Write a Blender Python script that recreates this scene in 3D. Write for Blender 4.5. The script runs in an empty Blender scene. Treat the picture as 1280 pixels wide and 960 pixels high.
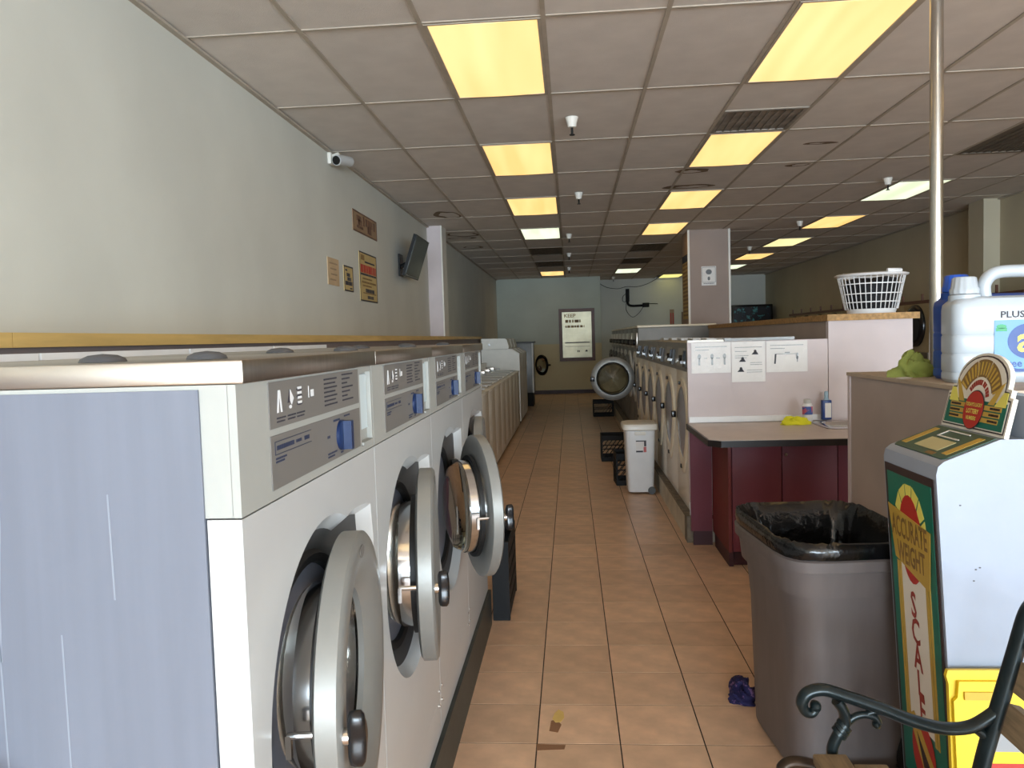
import bpy, bmesh, math, random
from mathutils import Vector, Matrix
random.seed(7)
PI = math.pi
scene = bpy.context.scene
COL = scene.collection

# ------------------------------------------------------------------ camera
cd = bpy.data.cameras.new('camera'); cam = bpy.data.objects.new('camera', cd); COL.objects.link(cam)
cd.sensor_width = 36.0; cd.lens = 970.51 * 36.0 / 1280.0; cd.clip_start = 0.02; cd.clip_end = 200
YAW, PITCH, ROLL, HC = 0.07662, -0.05777, -0.03004, 1.487
_f = Vector((-math.sin(YAW)*math.cos(PITCH), math.cos(YAW)*math.cos(PITCH), math.sin(PITCH)))
_r = Vector((math.cos(YAW), math.sin(YAW), 0)); _u = _r.cross(_f)
_r2 = _r*math.cos(ROLL) + _u*math.sin(ROLL); _u2 = -_r*math.sin(ROLL) + _u*math.cos(ROLL)
cam.matrix_world = Matrix(((_r2.x,_u2.x,-_f.x,0),(_r2.y,_u2.y,-_f.y,0),(_r2.z,_u2.z,-_f.z,HC),(0,0,0,1)))
scene.camera = cam

# ------------------------------------------------------------------ world, daylight, exposure
w = bpy.data.worlds.new('sky'); scene.world = w; w.use_nodes = True
bg = w.node_tree.nodes['Background']; bg.inputs[0].default_value = (0.62, 0.80, 1.0, 1); bg.inputs[1].default_value = 1.0
# daylight entering through the shop-front windows (front wall at y = -9.52) and unseen side windows added to light the washer fronts (right wall, behind the camera)
for cx, cy, wd, rz, en in ((-.06, -9.38, 3.3, 0, 390), (3.53, -9.38, 3.2, 0, 390), (5.26, -5.1, 2.6, PI/2, 95), (5.26, -2.1, 2.6, PI/2, 75)):
    ld = bpy.data.lights.new('window_and_added_daylight', 'AREA'); ld.shape = 'RECTANGLE'
    ld.size = wd; ld.size_y = 2.0; ld.energy = en; ld.color = (0.72, 0.87, 1.0)
    lo = bpy.data.objects.new('window_and_added_daylight', ld); COL.objects.link(lo)
    lo.location = (cx, cy, 1.5); lo.rotation_euler = (PI/2, 0, rz)
scene.view_settings.view_transform = 'Standard'; scene.view_settings.look = 'None'
scene.view_settings.gamma = 1.0; scene.view_settings.use_curve_mapping = False
scene.view_settings.exposure = 1.17

# ------------------------------------------------------------------ materials
def lin(c):
    return tuple(((v/255)/12.92 if v/255 <= .04045 else ((v/255+.055)/1.055)**2.4) for v in c)
MATS = {}
def mat(name, rgb, rough=.6, metal=0., var=.0, scale=8., bump=0., bscale=60., stretch=None, alpha=None, coat=0., trans=0., spec=.5, obrand=0., rgb2=None, lo=.35, hi=.65):
    if name in MATS: return MATS[name]
    m = bpy.data.materials.new(name); m.use_nodes = True; nt = m.node_tree; b = nt.nodes['Principled BSDF']
    c = lin(rgb)
    b.inputs['Roughness'].default_value = rough; b.inputs['Metallic'].default_value = metal
    b.inputs['Specular IOR Level'].default_value = spec
    b.inputs['Coat Weight'].default_value = coat; b.inputs['Transmission Weight'].default_value = trans
    tc = nt.nodes.new('ShaderNodeTexCoord'); mp = nt.nodes.new('ShaderNodeMapping')
    nt.links.new(tc.outputs['Object'], mp.inputs[0])
    if stretch: mp.inputs['Scale'].default_value = stretch
    nz = nt.nodes.new('ShaderNodeTexNoise'); nz.inputs['Scale'].default_value = scale; nz.inputs['Detail'].default_value = 5
    nt.links.new(mp.outputs[0], nz.inputs['Vector'])
    rp = nt.nodes.new('ShaderNodeValToRGB'); nt.links.new(nz.outputs['Fac'], rp.inputs[0])
    d = lin(rgb2) if rgb2 else tuple(v*(1-var) for v in c)
    e = c if rgb2 else tuple(min(1, v*(1+var*.6)) for v in c)
    rp.color_ramp.elements[0].position = lo; rp.color_ramp.elements[1].position = hi
    rp.color_ramp.elements[0].color = (*d, 1); rp.color_ramp.elements[1].color = (*e, 1)
    col = rp.outputs[0]
    if obrand:
        oi = nt.nodes.new('ShaderNodeObjectInfo'); ge = nt.nodes.new('ShaderNodeNewGeometry')
        ad = nt.nodes.new('ShaderNodeMath'); ad.operation = 'ADD'
        nt.links.new(oi.outputs['Random'], ad.inputs[0]); nt.links.new(ge.outputs['Random Per Island'], ad.inputs[1])
        fr = nt.nodes.new('ShaderNodeMath'); fr.operation = 'FRACT'; nt.links.new(ad.outputs[0], fr.inputs[0])
        mr = nt.nodes.new('ShaderNodeMapRange'); nt.links.new(fr.outputs[0], mr.inputs[0])
        mr.inputs['To Min'].default_value = 1-obrand; mr.inputs['To Max'].default_value = 1+obrand*.5
        hs = nt.nodes.new('ShaderNodeHueSaturation'); nt.links.new(mr.outputs[0], hs.inputs['Value']); nt.links.new(col, hs.inputs['Color'])
        col = hs.outputs[0]
    nt.links.new(col, b.inputs['Base Color'])
    if alpha is not None: b.inputs['Alpha'].default_value = alpha
    if bump:
        n2 = nt.nodes.new('ShaderNodeTexNoise'); n2.inputs['Scale'].default_value = bscale; n2.inputs['Detail'].default_value = 3
        nt.links.new(mp.outputs[0], n2.inputs['Vector'])
        bp = nt.nodes.new('ShaderNodeBump'); bp.inputs['Strength'].default_value = bump; bp.inputs['Distance'].default_value = .01
        nt.links.new(n2.outputs['Fac'], bp.inputs['Height']); nt.links.new(bp.outputs[0], b.inputs['Normal'])
    MATS[name] = m; return m
def emit(name, rgb, strength, mottle=.12, rgb2=None, axis_scale=(6, .6, 1)):
    m = bpy.data.materials.new(name); m.use_nodes = True; nt = m.node_tree; b = nt.nodes['Principled BSDF']
    tc = nt.nodes.new('ShaderNodeTexCoord'); mp = nt.nodes.new('ShaderNodeMapping'); mp.inputs['Scale'].default_value = axis_scale
    nt.links.new(tc.outputs['Object'], mp.inputs[0])
    oi = nt.nodes.new('ShaderNodeObjectInfo')
    nz = nt.nodes.new('ShaderNodeTexNoise'); nz.noise_dimensions = '4D'; nz.inputs['Scale'].default_value = 1.0; nz.inputs['Detail'].default_value = 1
    ml = nt.nodes.new('ShaderNodeMath'); ml.operation = 'MULTIPLY'; ml.inputs[1].default_value = 40; nt.links.new(oi.outputs['Random'], ml.inputs[0]); nt.links.new(ml.outputs[0], nz.inputs['W'])
    nt.links.new(mp.outputs[0], nz.inputs['Vector'])
    rp = nt.nodes.new('ShaderNodeValToRGB'); nt.links.new(nz.outputs['Fac'], rp.inputs[0])
    c = lin(rgb); d = lin(rgb2) if rgb2 else tuple(v*(1-mottle) for v in c)
    rp.color_ramp.elements[0].position = .35; rp.color_ramp.elements[1].position = .65
    rp.color_ramp.elements[0].color = (*d, 1); rp.color_ramp.elements[1].color = (*c, 1)
    nt.links.new(rp.outputs[0], b.inputs['Emission Color']); b.inputs['Emission Strength'].default_value = strength
    b.inputs['Base Color'].default_value = (.5, .5, .45, 1); b.inputs['Roughness'].default_value = .4
    MATS[name] = m; return m

M_wall = mat('wall_paint', (204, 203, 193), .75, var=.06, scale=1.2, bump=.05, bscale=120)
M_wall_r = mat('wall_paint_tan', (190, 180, 156), .8, var=.08, scale=1.0, bump=.05)
M_mauve = mat('mauve_paint', (204, 191, 190), .7, var=.06, scale=3, bump=.05, bscale=90)
M_mauve_shaded = mat('mauve_paint_shaded', (172, 158, 150), .75, var=.08, scale=3)  # mauve paint with its shade put into the colour
M_white_trim = mat('white_trim', (225, 220, 210), .5, var=.05)
M_ceil = mat('ceiling_panel', (216, 208, 200), .92, var=.05, scale=5, bump=.25, bscale=220, obrand=.06)
M_tee = mat('ceiling_tee', (176, 165, 150), .7, var=.1)
M_plen = mat('plenum', (60, 55, 50), .9)
M_tile = mat('vinyl_tile', (220, 182, 150), .34, var=.14, scale=9, obrand=.12, bump=.03, bscale=40)
M_grout = mat('tile_joint', (52, 36, 28), .9)
M_wood = mat('tan_laminate', (212, 176, 108), .45, var=.12, scale=3, stretch=(10, 1, 10))
M_chip = mat('worn_chipboard', (176, 138, 88), .7, var=.3, scale=40)
M_steel = mat('stainless', (186, 178, 168), .30, 1.0, var=.08, scale=4, stretch=(1, 20, 1))
M_chrome = mat('chrome', (205, 205, 205), .14, 1.0)
M_cast = mat('cast_aluminium', (136, 135, 130), .42, .35, var=.06)
M_wgrey = mat('washer_grey_plastic', (160, 160, 154), .5, var=.03)
M_white = mat('white_enamel', (188, 188, 186), .28, var=.02, coat=.2)
M_side = mat('blue_grey_paint', (106, 110, 121), .5, var=.05, scale=6, stretch=(6, 6, .35))
M_scr = mat('scratch', (128, 133, 143), .6)
M_lab = mat('label_taupe', (112, 108, 103), .5, var=.03)
M_ink = mat('dark_ink', (52, 50, 58), .6)
M_ink2 = mat('pale_ink', (222, 222, 222), .6)
M_navy = mat('navy_ink', (40, 48, 72), .6)
M_blue = mat('blue_knob', (16, 38, 76), .35, var=.1)
M_slot = mat('slot_pale', (196, 208, 210), .5)
M_black = mat('black_plastic', (18, 18, 20), .25)
M_crate = mat('matte_black_plastic', (15, 15, 16), .65, spec=.3)
M_rub = mat('black_rubber', (20, 20, 20), .55)
M_dgrey = mat('dark_grey_metal', (78, 78, 78), .45, .3, var=.05)
M_drum = mat('drum_steel', (84, 80, 74), .3, 1.0, var=.1)
M_glass = mat('smoked_glass', (150, 146, 132), .05, 0, trans=1.0, alpha=1.0)
M_cap = mat('cap_grey', (72, 72, 74), .5)
M_plinth = mat('dark_green_vinyl', (44, 50, 46), .45, var=.25, scale=12)
M_conc = mat('painted_kerb', (196, 186, 166), .75, var=.15, scale=6)
M_concd = mat('dirty_concrete', (120, 108, 92), .9, var=.35, scale=20)
M_cream = mat('cream_enamel', (228, 216, 192), .35, var=.05)
M_creamw = mat('cream_white', (234, 229, 218), .35, var=.04)
M_pgrey = mat('panel_grey', (136, 136, 134), .4, .3, var=.06)
M_dglass = mat('door_grey', (150, 152, 160), .2, .1, var=.05)
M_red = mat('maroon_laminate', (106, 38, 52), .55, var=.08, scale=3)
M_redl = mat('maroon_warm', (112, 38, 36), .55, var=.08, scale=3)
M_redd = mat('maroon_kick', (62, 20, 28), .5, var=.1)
M_ctop = mat('counter_laminate', (196, 180, 168), .38, var=.06, scale=10)
M_cedge = mat('counter_edge', (30, 26, 26), .4)
M_can = mat('bin_grey', (96, 88, 86), .45, var=.1, scale=5, stretch=(4, 4, .7))
M_bag = mat('bin_bag', (10, 10, 11), .18, var=.2, bump=.5, bscale=18)
M_pw = mat('white_plastic', (232, 232, 232), .4, var=.03)
M_jug = mat('jug_white', (176, 183, 189), .3, var=.03)
M_paper = mat('paper', (228, 224, 220), .7, var=.04, bump=.3, bscale=25)
M_tanp = mat('aged_paper', (190, 166, 112), .7, var=.08)
M_pinkp = mat('faded_pink_paper', (196, 168, 132), .7, var=.08)
M_brownp = mat('brown_sign', (150, 124, 96), .6, var=.08)
M_brown = mat('dark_brown_wood', (98, 62, 46), .45, var=.15, scale=6)
M_dbrown = mat('brown_base', (56, 32, 30), .5)
M_mirror = mat('mirror', (192, 182, 152), .35, .45, var=.15, scale=3)
M_iron = mat('green_black_iron', (30, 40, 42), .3, .4, var=.2, scale=20)
M_ironw = mat('worn_iron_edge', (60, 46, 34), .4, .5, var=.3, scale=30)
M_slat = mat('weathered_slat', (134, 114, 88), .7, var=.25, scale=12, stretch=(8, 1, 8))
M_yel = mat('yellow_plastic', (236, 200, 30), .45, var=.04)
M_ycloth = mat('yellow_cloth', (224, 220, 40), .8, var=.12, bump=.3)
M_gcloth = mat('green_cloth', (150, 160, 80), .85, var=.2, bump=.3)
M_bluerag = mat('patterned_rag', (30, 26, 74), .8, rgb2=(116, 84, 130), scale=38, lo=.40, hi=.44)
M_sw = mat('scale_white', (146, 154, 168), .3, var=.02)
M_sgreen = mat('scale_green', (14, 104, 84), .4, var=.05)
M_sbrown = mat('scale_brown', (52, 34, 32), .5)
M_sgold = mat('scale_gold', (186, 150, 60), .5, var=.06)
M_sdk = mat('scale_bronze', (130, 98, 48), .5, var=.15, scale=30)
M_sred = mat('scale_red', (176, 40, 28), .5)
M_syel = mat('scale_yellow', (222, 210, 96), .5)
M_scream = mat('scale_cream', (222, 214, 200), .5)
M_sletter = mat('scale_letter', (150, 50, 34), .5)
M_lblue = mat('label_blue', (96, 146, 200), .4, var=.05, scale=4)
M_dblue = mat('label_deep_blue', (16, 60, 130), .4)
M_lgreen = mat('label_green', (60, 150, 100), .5)
M_dark = mat('dark_void', (22, 20, 18), .8)
M_dryer = mat('dryer_tan', (168, 150, 114), .5, var=.05)
M_vent = mat('vent_grey', (142, 134, 124), .8, var=.3, scale=6)
M_ventd = mat('vent_dark', (112, 102, 88), .85, var=.2)
M_stain = mat('water_stain', (120, 100, 78), .95, var=.2)
M_clothes = mat('dark_clothes', (22, 22, 26), .8, var=.3, bump=.4, bscale=14)
M_pink = mat('pale_pink_cloth', (214, 196, 208), .8, var=.1)
M_tv = mat('tv_screen', (44, 50, 48), .12)
M_spot = mat('pale_patch', (226, 190, 110), .7, var=.1)
M_scuff = mat('scuff', (140, 100, 70), .7)
M_vend = mat('vending_art', (8, 12, 22), .25, rgb2=(70, 130, 130), scale=9, lo=.36, hi=.44)
L_warm = emit('lamp_warm', (255, 213, 136), .57, rgb2=(250, 196, 114))
L_white = emit('lamp_cool', (238, 250, 222), .55, rgb2=(214, 226, 190))
L_yel = emit('lamp_yellowgreen', (236, 226, 130), .55)
L_dim = emit('lamp_cream', (250, 236, 170), .55)

# ------------------------------------------------------------------ mesh helpers
class MB:
    def __init__(s): s.v = []; s.f = []
    def add(s, vs, fs):
        o = len(s.v); s.v += [tuple(v) for v in vs]; s.f += [tuple(i+o for i in f) for f in fs]; return s
    def box(s, x0, x1, y0, y1, z0, z1):
        return s.add([(x0,y0,z0),(x1,y0,z0),(x1,y1,z0),(x0,y1,z0),(x0,y0,z1),(x1,y0,z1),(x1,y1,z1),(x0,y1,z1)],
                     [(0,3,2,1),(4,5,6,7),(0,1,5,4),(1,2,6,5),(2,3,7,6),(3,0,4,7)])
    def bbox(s, x0, x1, y0, y1, z0, z1, b=.004, seg=2):
        bm = bmesh.new(); bmesh.ops.create_cube(bm, size=1)
        for v in bm.verts:
            v.co = Vector(((x0+x1)/2+v.co.x*(x1-x0), (y0+y1)/2+v.co.y*(y1-y0), (z0+z1)/2+v.co.z*(z1-z0)))
        bmesh.ops.bevel(bm, geom=list(bm.edges), offset=b, segments=seg, profile=.5, affect='EDGES')
        bm.verts.index_update(); s.add([v.co[:] for v in bm.verts], [[v.index for v in f.verts] for f in bm.faces]); bm.free(); return s
    def loft(s, rings, cap0=True, cap1=True, closed=True):
        n = len(rings[0]); vs = [p for r in rings for p in r]; fs = []
        for i in range(len(rings)-1):
            for j in range(n if closed else n-1):
                k = (j+1) % n; fs.append((i*n+j, i*n+k, (i+1)*n+k, (i+1)*n+j))
        if cap0: fs.append(tuple(range(n-1, -1, -1)))
        if cap1: fs.append(tuple((len(rings)-1)*n+j for j in range(n)))
        return s.add(vs, fs)
    def lathe(s, prof, axis='z', c=(0,0,0), n=24, cap0=False, cap1=False):
        # prof: (radius, along)
        rings = []
        for r, a in prof:
            ring = []
            for j in range(n):
                t = 2*PI*j/n; p, q = r*math.cos(t), r*math.sin(t)
                if axis == 'z': ring.append((c[0]+p, c[1]+q, c[2]+a))
                elif axis == 'x': ring.append((c[0]+a, c[1]+p, c[2]+q))
                else: ring.append((c[0]+q, c[1]+a, c[2]+p))
            rings.append(ring)
        return s.loft(rings, cap0, cap1)
    def cyl(s, p0, p1, r0, r1=None, n=12):
        return s.tube([p0, p1], r0, n, r1)
    def tube(s, pts, r, n=8, r1=None, flat=None):
        pts = [Vector(p) for p in pts]; rings = []; up = None
        for i, p in enumerate(pts):
            t = (pts[min(i+1, len(pts)-1)]-pts[max(i-1, 0)]).normalized()
            if up is None:
                up = Vector((0,1,0)) if abs(t.y) < .9 else Vector((1,0,0))
            a = (up - t*up.dot(t)).normalized(); b = t.cross(a); up = a
            rr = r if r1 is None else r+(r1-r)*i/(len(pts)-1)
            if callable(r): rr = r(i/(len(pts)-1))
            fa, fb = flat if flat else (1, 1)
            rings.append([tuple(p+a*rr*fa*math.cos(2*PI*j/n)+b*rr*fb*math.sin(2*PI*j/n)) for j in range(n)])
        return s.loft(rings)
    def prism(s, fr, pts, n0, n1):
        a = [fr.p(u, v, n0) for u, v in pts]; b = [fr.p(u, v, n1) for u, v in pts]
        return s.loft([a, b])
    def rect(s, fr, u0, u1, v0, v1, n0, n1):
        return s.prism(fr, [(u0,v0),(u1,v0),(u1,v1),(u0,v1)], n0, n1)
    def ell(s, fr, u, v, ru, rv, n0, n1, k=24):
        return s.prism(fr, [(u+ru*math.cos(2*PI*i/k), v+rv*math.sin(2*PI*i/k)) for i in range(k)], n0, n1)
    def build(s, name, m, parent=None, smooth=None, loc=None, rotz=None):
        me = bpy.data.meshes.new(name); me.from_pydata(s.v, [], s.f); 
        bm = bmesh.new(); bm.from_mesh(me); bmesh.ops.recalc_face_normals(bm, faces=bm.faces); bm.to_mesh(me); bm.free()
        me.materials.append(m); me.update()
        if smooth:
            for p in me.polygons: p.use_smooth = True
            me.set_sharp_from_angle(angle=math.radians(smooth))
        o = bpy.data.objects.new(name, me); COL.objects.link(o)
        if parent: o.parent = parent
        if loc: o.location = loc
        if rotz: o.rotation_euler = (0, 0, rotz)
        return o
class FR:
    def __init__(s, o, r, u):
        s.o = Vector(o); s.r = Vector(r).normalized(); s.u = Vector(u).normalized(); s.n = s.r.cross(s.u)
    def p(s, u, v, n): return tuple(s.o+s.r*u+s.u*v+s.n*n)
def tag(o, label=None, cat=None, group=None, kind=None):
    if label: o['label'] = label
    if cat: o['category'] = cat
    if group: o['group'] = group
    if kind: o['kind'] = kind
    return o
def thing(name, label, cat, loc=(0,0,0), rotz=0, group=None):
    o = bpy.data.objects.new(name, None); COL.objects.link(o); o.empty_display_size = .1
    o.location = loc; o.rotation_euler = (0,0,rotz); return tag(o, label, cat, group)
def struct(o): o['kind'] = 'structure'; return o
def copy_tree(o, parent=None):
    c = o.copy(); COL.objects.link(c); c.parent = parent
    for ch in list(o.children): copy_tree(ch, c)
    return c
def bez(pts, n=10):
    P = [Vector(p) for p in pts]; out = []
    for i in range(len(P)-1):
        a = P[max(i-1,0)]; b = P[i]; c = P[i+1]; d = P[min(i+2,len(P)-1)]
        for k in range(n):
            t = k/n
            out.append(.5*((2*b)+(-a+c)*t+(2*a-5*b+4*c-d)*t*t+(-a+3*b-3*c+d)*t**3))
    out.append(P[-1]); return out
def sup(hx, hy, z, e=5, n=40, cx=0, cy=0, rot=0):
    out = []
    for i in range(n):
        t = 2*PI*i/n; c, s_ = math.cos(t), math.sin(t)
        x = hx*math.copysign(abs(c)**(2/e), c); y = hy*math.copysign(abs(s_)**(2/e), s_)
        out.append((cx+x*math.cos(rot)-y*math.sin(rot), cy+x*math.sin(rot)+y*math.cos(rot), z))
    return out
def text(name, s, size, m, parent, fr, u, v, n, sx=1., depth=.0008):
    cu = bpy.data.curves.new('lettering', 'FONT'); cu.body = s; cu.size = size; cu.align_x = 'CENTER'; cu.align_y = 'CENTER'; cu.resolution_u = 2; cu.offset = size*.022
    tmp = bpy.data.objects.new('tmp', cu)
    me = bpy.data.meshes.new_from_object(tmp); bpy.data.objects.remove(tmp); bpy.data.curves.remove(cu)
    vs = [fr.p(u+q.co.x*sx, v+q.co.y, n) for q in me.vertices]
    for q, c in zip(me.vertices, vs): q.co = c
    me.materials.clear(); me.materials.append(m); me.update()
    o = bpy.data.objects.new(name, me); COL.objects.link(o); o.parent = parent; return o
def scribble(mb, fr, u0, u1, v, h, n0, n1, gap=.3, rnd=None):
    # one line of unreadable small print: short separate strokes
    rnd = rnd or random; u = u0
    while u < u1:
        wd = h*rnd.uniform(.5, 1.6); mb.rect(fr, u, min(u+wd, u1), v-h/2, v+h/2, n0, n1); u += wd+h*gap*rnd.uniform(.6, 1.6)
def blob(rx, ry, rz, amp, seed, n=28, m=14, flatten=True):
    rnd = random.Random(seed); ph = [(rnd.uniform(0, 6.28), rnd.randint(2, 7), rnd.randint(1, 5), rnd.uniform(.4, 1)) for _ in range(7)]
    mb = MB(); rings = []
    for i in range(m+1):
        a = PI/2*i/m if flatten else -PI/2+PI*i/m
        ring = []
        for j in range(n):
            t = 2*PI*j/n; k = 1+amp*sum(c*math.sin(p+q*t+r*a*2) for p, q, r, c in ph)/3
            ring.append((rx*k*math.cos(a)*math.cos(t), ry*k*math.cos(a)*math.sin(t), rz*k*math.sin(a)))
        rings.append(ring)
    return mb.loft(rings)

ZC = 3.063
XL, XR, YF, YB = -1.923, 5.397, -9.52, 22.0
GX = [-1.9235+.61*i for i in range(13)]
GY = [.2405+1.22*k for k in range(-3, 18)]

# ------------------------------------------------------------------ structure: floor
floor = struct(MB().box(XL-.1, XR+.1, YF-.1, YB+.1, -.12, -.0014).build('floor', M_grout))
P = .3048; fx0, fy0 = -.160, 2.770
tm = MB().box(.0026, P-.0026, .0026, P-.0026, -.0018, 0)
tile0 = None; rest = MB(); cnt = 0
for j in range(-42, 64):
    for i in range(-6, 19):
        x, y = fx0+i*P, fy0+j*P
        if x+P < XL or x > XR or y+P < YF or y > YB: continue
        near = (-.55 < x+P and x < 1.5 and 2.0 < y < 13.0 and not (y > 5.3 and x > .82) and not (y < 4 and x < -.47))
        if near and cnt < 300:
            if tile0 is None: o = tile0 = tm.build('floor_tile', M_tile, floor)
            else: o = tile0.copy(); COL.objects.link(o); o.parent = floor
            o.location = (x, y, 0); cnt += 1
        else:
            x0, x1, y0, y1 = max(x, XL)+.0014, min(x+P, XR)-.0014, max(y, YF)+.0014, min(y+P, YB)-.0014
            if x1 > x0 and y1 > y0: rest.box(x0, x1, y0, y1, -.0018, 0)
rest.build('floor_tile_field', M_tile, floor)['kind'] = 'stuff'
# worn patches on the tiles
FRf = FR((0,0,0), (1,0,0), (0,1,0))
MB().prism(FRf, [(-.108,2.955),(-.095,2.925),(-.075,2.93),(-.062,2.965),(-.065,3.01),(-.085,3.03),(-.1,3.0)], .0, .0012).build('pale_patch', M_spot, floor)
MB().prism(FRf, [(-.118,2.86),(-.085,2.85),(-.072,2.91),(-.09,2.95),(-.112,2.94)], .0, .0008).build('scuff', M_scuff, floor)
MB().prism(FRf, [(-.16,2.72),(-.06,2.73),(-.055,2.76),(-.16,2.765)], .0, .0008).build('scuff', M_scuff, floor)

# ------------------------------------------------------------------ structure: walls
wl = struct(MB().box(XL-.12, XL, YF, YB, 0, ZC+.2).build('wall_left', M_wall))
wr = MB(); wr.box(XR, XR+.12, -.75, YB, 0, ZC+.2); wr.box(XR, XR+.12, YF, -.75, 0, .45); wr.box(XR, XR+.12, YF, -.75, 2.55, ZC+.2)
wr.box(XR, XR+.12, YF, -6.45, .45, 2.55); wr.box(XR, XR+.12, -3.75, -3.45, .45, 2.55)
struct(wr.build('wall_right', M_wall_r))
def two_tone(name, top, low, zz):
    m = mat(name, top, .8, var=.06, scale=1.5); nt = m.node_tree; b = nt.nodes['Principled BSDF']
    src = b.inputs['Base Color'].links[0].from_socket
    tc = nt.nodes.new('ShaderNodeTexCoord'); sp = nt.nodes.new('ShaderNodeSeparateXYZ'); nt.links.new(tc.outputs['Object'], sp.inputs[0])
    gt = nt.nodes.new('ShaderNodeMath'); gt.operation = 'GREATER_THAN'; gt.inputs[1].default_value = zz; nt.links.new(sp.outputs[2], gt.inputs[0])
    mx = nt.nodes.new('ShaderNodeMix'); mx.data_type = 'RGBA'; nt.links.new(gt.outputs[0], mx.inputs[0])
    mx.inputs[6].default_value = (*lin(low), 1); nt.links.new(src, mx.inputs[7]); nt.links.new(mx.outputs[2], b.inputs['Base Color']); return m
M_back = two_tone('back_wall_paint', (184, 190, 178), (200, 188, 152), 1.32)
struct(MB().box(XL, .815, 20.6, YB, 0, ZC+.1).build('wall_back_left', M_back))
struct(MB().box(XL, XR, YB, YB+.12, 0, ZC+.2).build('wall_back', M_wall))
struct(MB().box(XL+.01, .815, 20.575, 20.598, 0.001, .1).build('baseboard_back', M_dbrown))
# shop front behind the camera
wf = MB(); wf.box(XL, XR, YF-.12, YF, 0, .45); wf.box(XL, XR, YF-.12, YF, 2.55, ZC+.2)
wf.box(XL, -1.78, YF-.12, YF, .45, 2.55); wf.box(1.66, 1.84, YF-.12, YF, .45, 2.55); wf.box(5.22, XR, YF-.12, YF, .45, 2.55)
struct(wf.build('wall_front', M_wall))
M_pane = mat('window_pane', (235, 240, 240), .02, trans=1.0)
for n, (x0, x1) in enumerate(((-1.78, 1.66), (1.84, 5.22))):
    f = MB(); f.box(x0, x1, YF-.08, YF-.03, .45, .5); f.box(x0, x1, YF-.08, YF-.03, 2.5, 2.55)
    for k in range(4):
        xm = x0+(x1-x0-.05)*k/3; f.box(xm, xm+.05, YF-.08, YF-.03, .5, 2.5)
    wo = struct(f.build('window_%d' % (n+1), M_pgrey))
    for k in range(3):
        a = x0+.05+(x1-x0-.05)*k/3; b_ = x0+(x1-x0-.05)*(k+1)/3
        MB().box(a, b_, YF-.06, YF-.054, .5, 2.5).build('pane', M_pane, wo)
for n, (y0, y1) in enumerate(((-6.45, -3.75), (-3.45, -.75))):  # unseen side windows, added to brighten the washer fronts and left wall
    f = MB(); f.box(XR+.03, XR+.08, y0, y1, .45, .5); f.box(XR+.03, XR+.08, y0, y1, 2.5, 2.55)
    for k in range(3):
        ym = y0+(y1-y0-.05)*k/2; f.box(XR+.03, XR+.08, ym, ym+.05, .5, 2.5)
    wo = struct(f.build('window_%d' % (n+3), M_pgrey))
    for k in range(2):
        a = y0+.05+(y1-y0-.05)*k/2; b_ = y0+(y1-y0-.05)*(k+1)/2
        MB().box(XR+.054, XR+.06, a, b_, .5, 2.5).build('pane', M_pane, wo)
# left pilaster, bulkhead and ledge
pl = struct(MB().box(XL, -1.735, 10.62, 10.95, 1.55, ZC).build('wall_pilaster_left', M_mauve))
MB().box(-1.735, -1.715, 10.60, 10.97, 1.55, ZC).build('corner_trim', M_white_trim, pl)
bl = struct(MB().box(XL, -1.60, -1.5, 13.75, 0, 1.505).build('wall_bulkhead_left', mat('bulkhead_taupe', (126, 112, 108), .7, var=.06)))
MB().box(XL, -1.575, -1.5, 2.09, 1.505, 1.548).build('ledge', M_wood, bl)
MB().box(XL, -1.575, 2.094, 13.78, 1.505, 1.548).build('ledge', M_wood, bl)
# right column, bulkhead, mauve end wall
co = struct(MB().box(1.83, 2.44, 12.12, 12.8, 1.60, ZC).build('wall_column', M_mauve_shaded if False else mat('column_mauve', (158, 140, 130), .7, var=.06, scale=2)))
for x in (1.815, 2.425): MB().box(x, x+.03, 12.10, 12.125, 1.60, ZC).build('corner_trim', M_white_trim, co)
MB().box(1.822, 1.829, 12.14, 12.72, 1.72, 2.72).build('notice_sheet', M_tanp, co)
MB().box(1.816, 1.8215, 12.16, 12.70, 2.60, 2.71).build('notice_header', M_navy, co)
nb = MB()
FRc = FR((1.8215, 12.72, 1.72), (0,-1,0), (0,0,1))
for k in range(14): scribble(nb, FRc, .04, .54, .06+k*.06, .03, 0, .001)
nb.build('notice_print', M_sdk, co)
br = struct(MB().box(1.77, 2.33, 5.5, 12.8, 0, 1.546).build('wall_bulkhead_right', M_mauve))
MB().box(1.755, 2.365, 5.47, 12.85, 1.546, 1.59).build('ledge', M_chip, br)
MB().box(1.765, 1.7695, 5.53, 12.8, 1.40, 1.545).build('side_panel', M_mauve_shaded, br)  # thin sheet painting the shadow on the bulkhead's aisle side
we = struct(MB().box(.812, 1.765, 5.5, 5.54, .3, 1.425).build('wall_counter', M_mauve))
MB().box(.812, 1.06, 5.492, 5.56, 1.425, 1.44).build('top_trim', M_creamw, we)
MB().box(1.065, 1.54, 5.49, 5.55, 1.427, 1.447).build('top_trim', M_pgrey, we)
MB().box(.815, 1.76, 5.478, 5.499, .866, .905).build('backsplash', M_pw, we)
# half wall beside the scale
hw = struct(MB().box(1.325, 2.15, 2.52, 3.82, 0, 1.265).build('wall_half', M_mauve_shaded))  # mauve wall, its shade painted in as a darker colour
MB().box(1.315, 2.16, 2.51, 3.83, 1.265, 1.28).build('cap', mat('cap_tan', (178, 160, 140), .6, var=.08), hw)
MB().box(1.3185, 1.3245, 3.795, 3.825, .01, 1.263).build('corner_trim', M_mauve, hw)
# right wall pilaster
struct(MB().box(5.2, XR, 10.25, 10.62, 1.86, ZC).build('wall_pilaster_right', M_wall_r))

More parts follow.
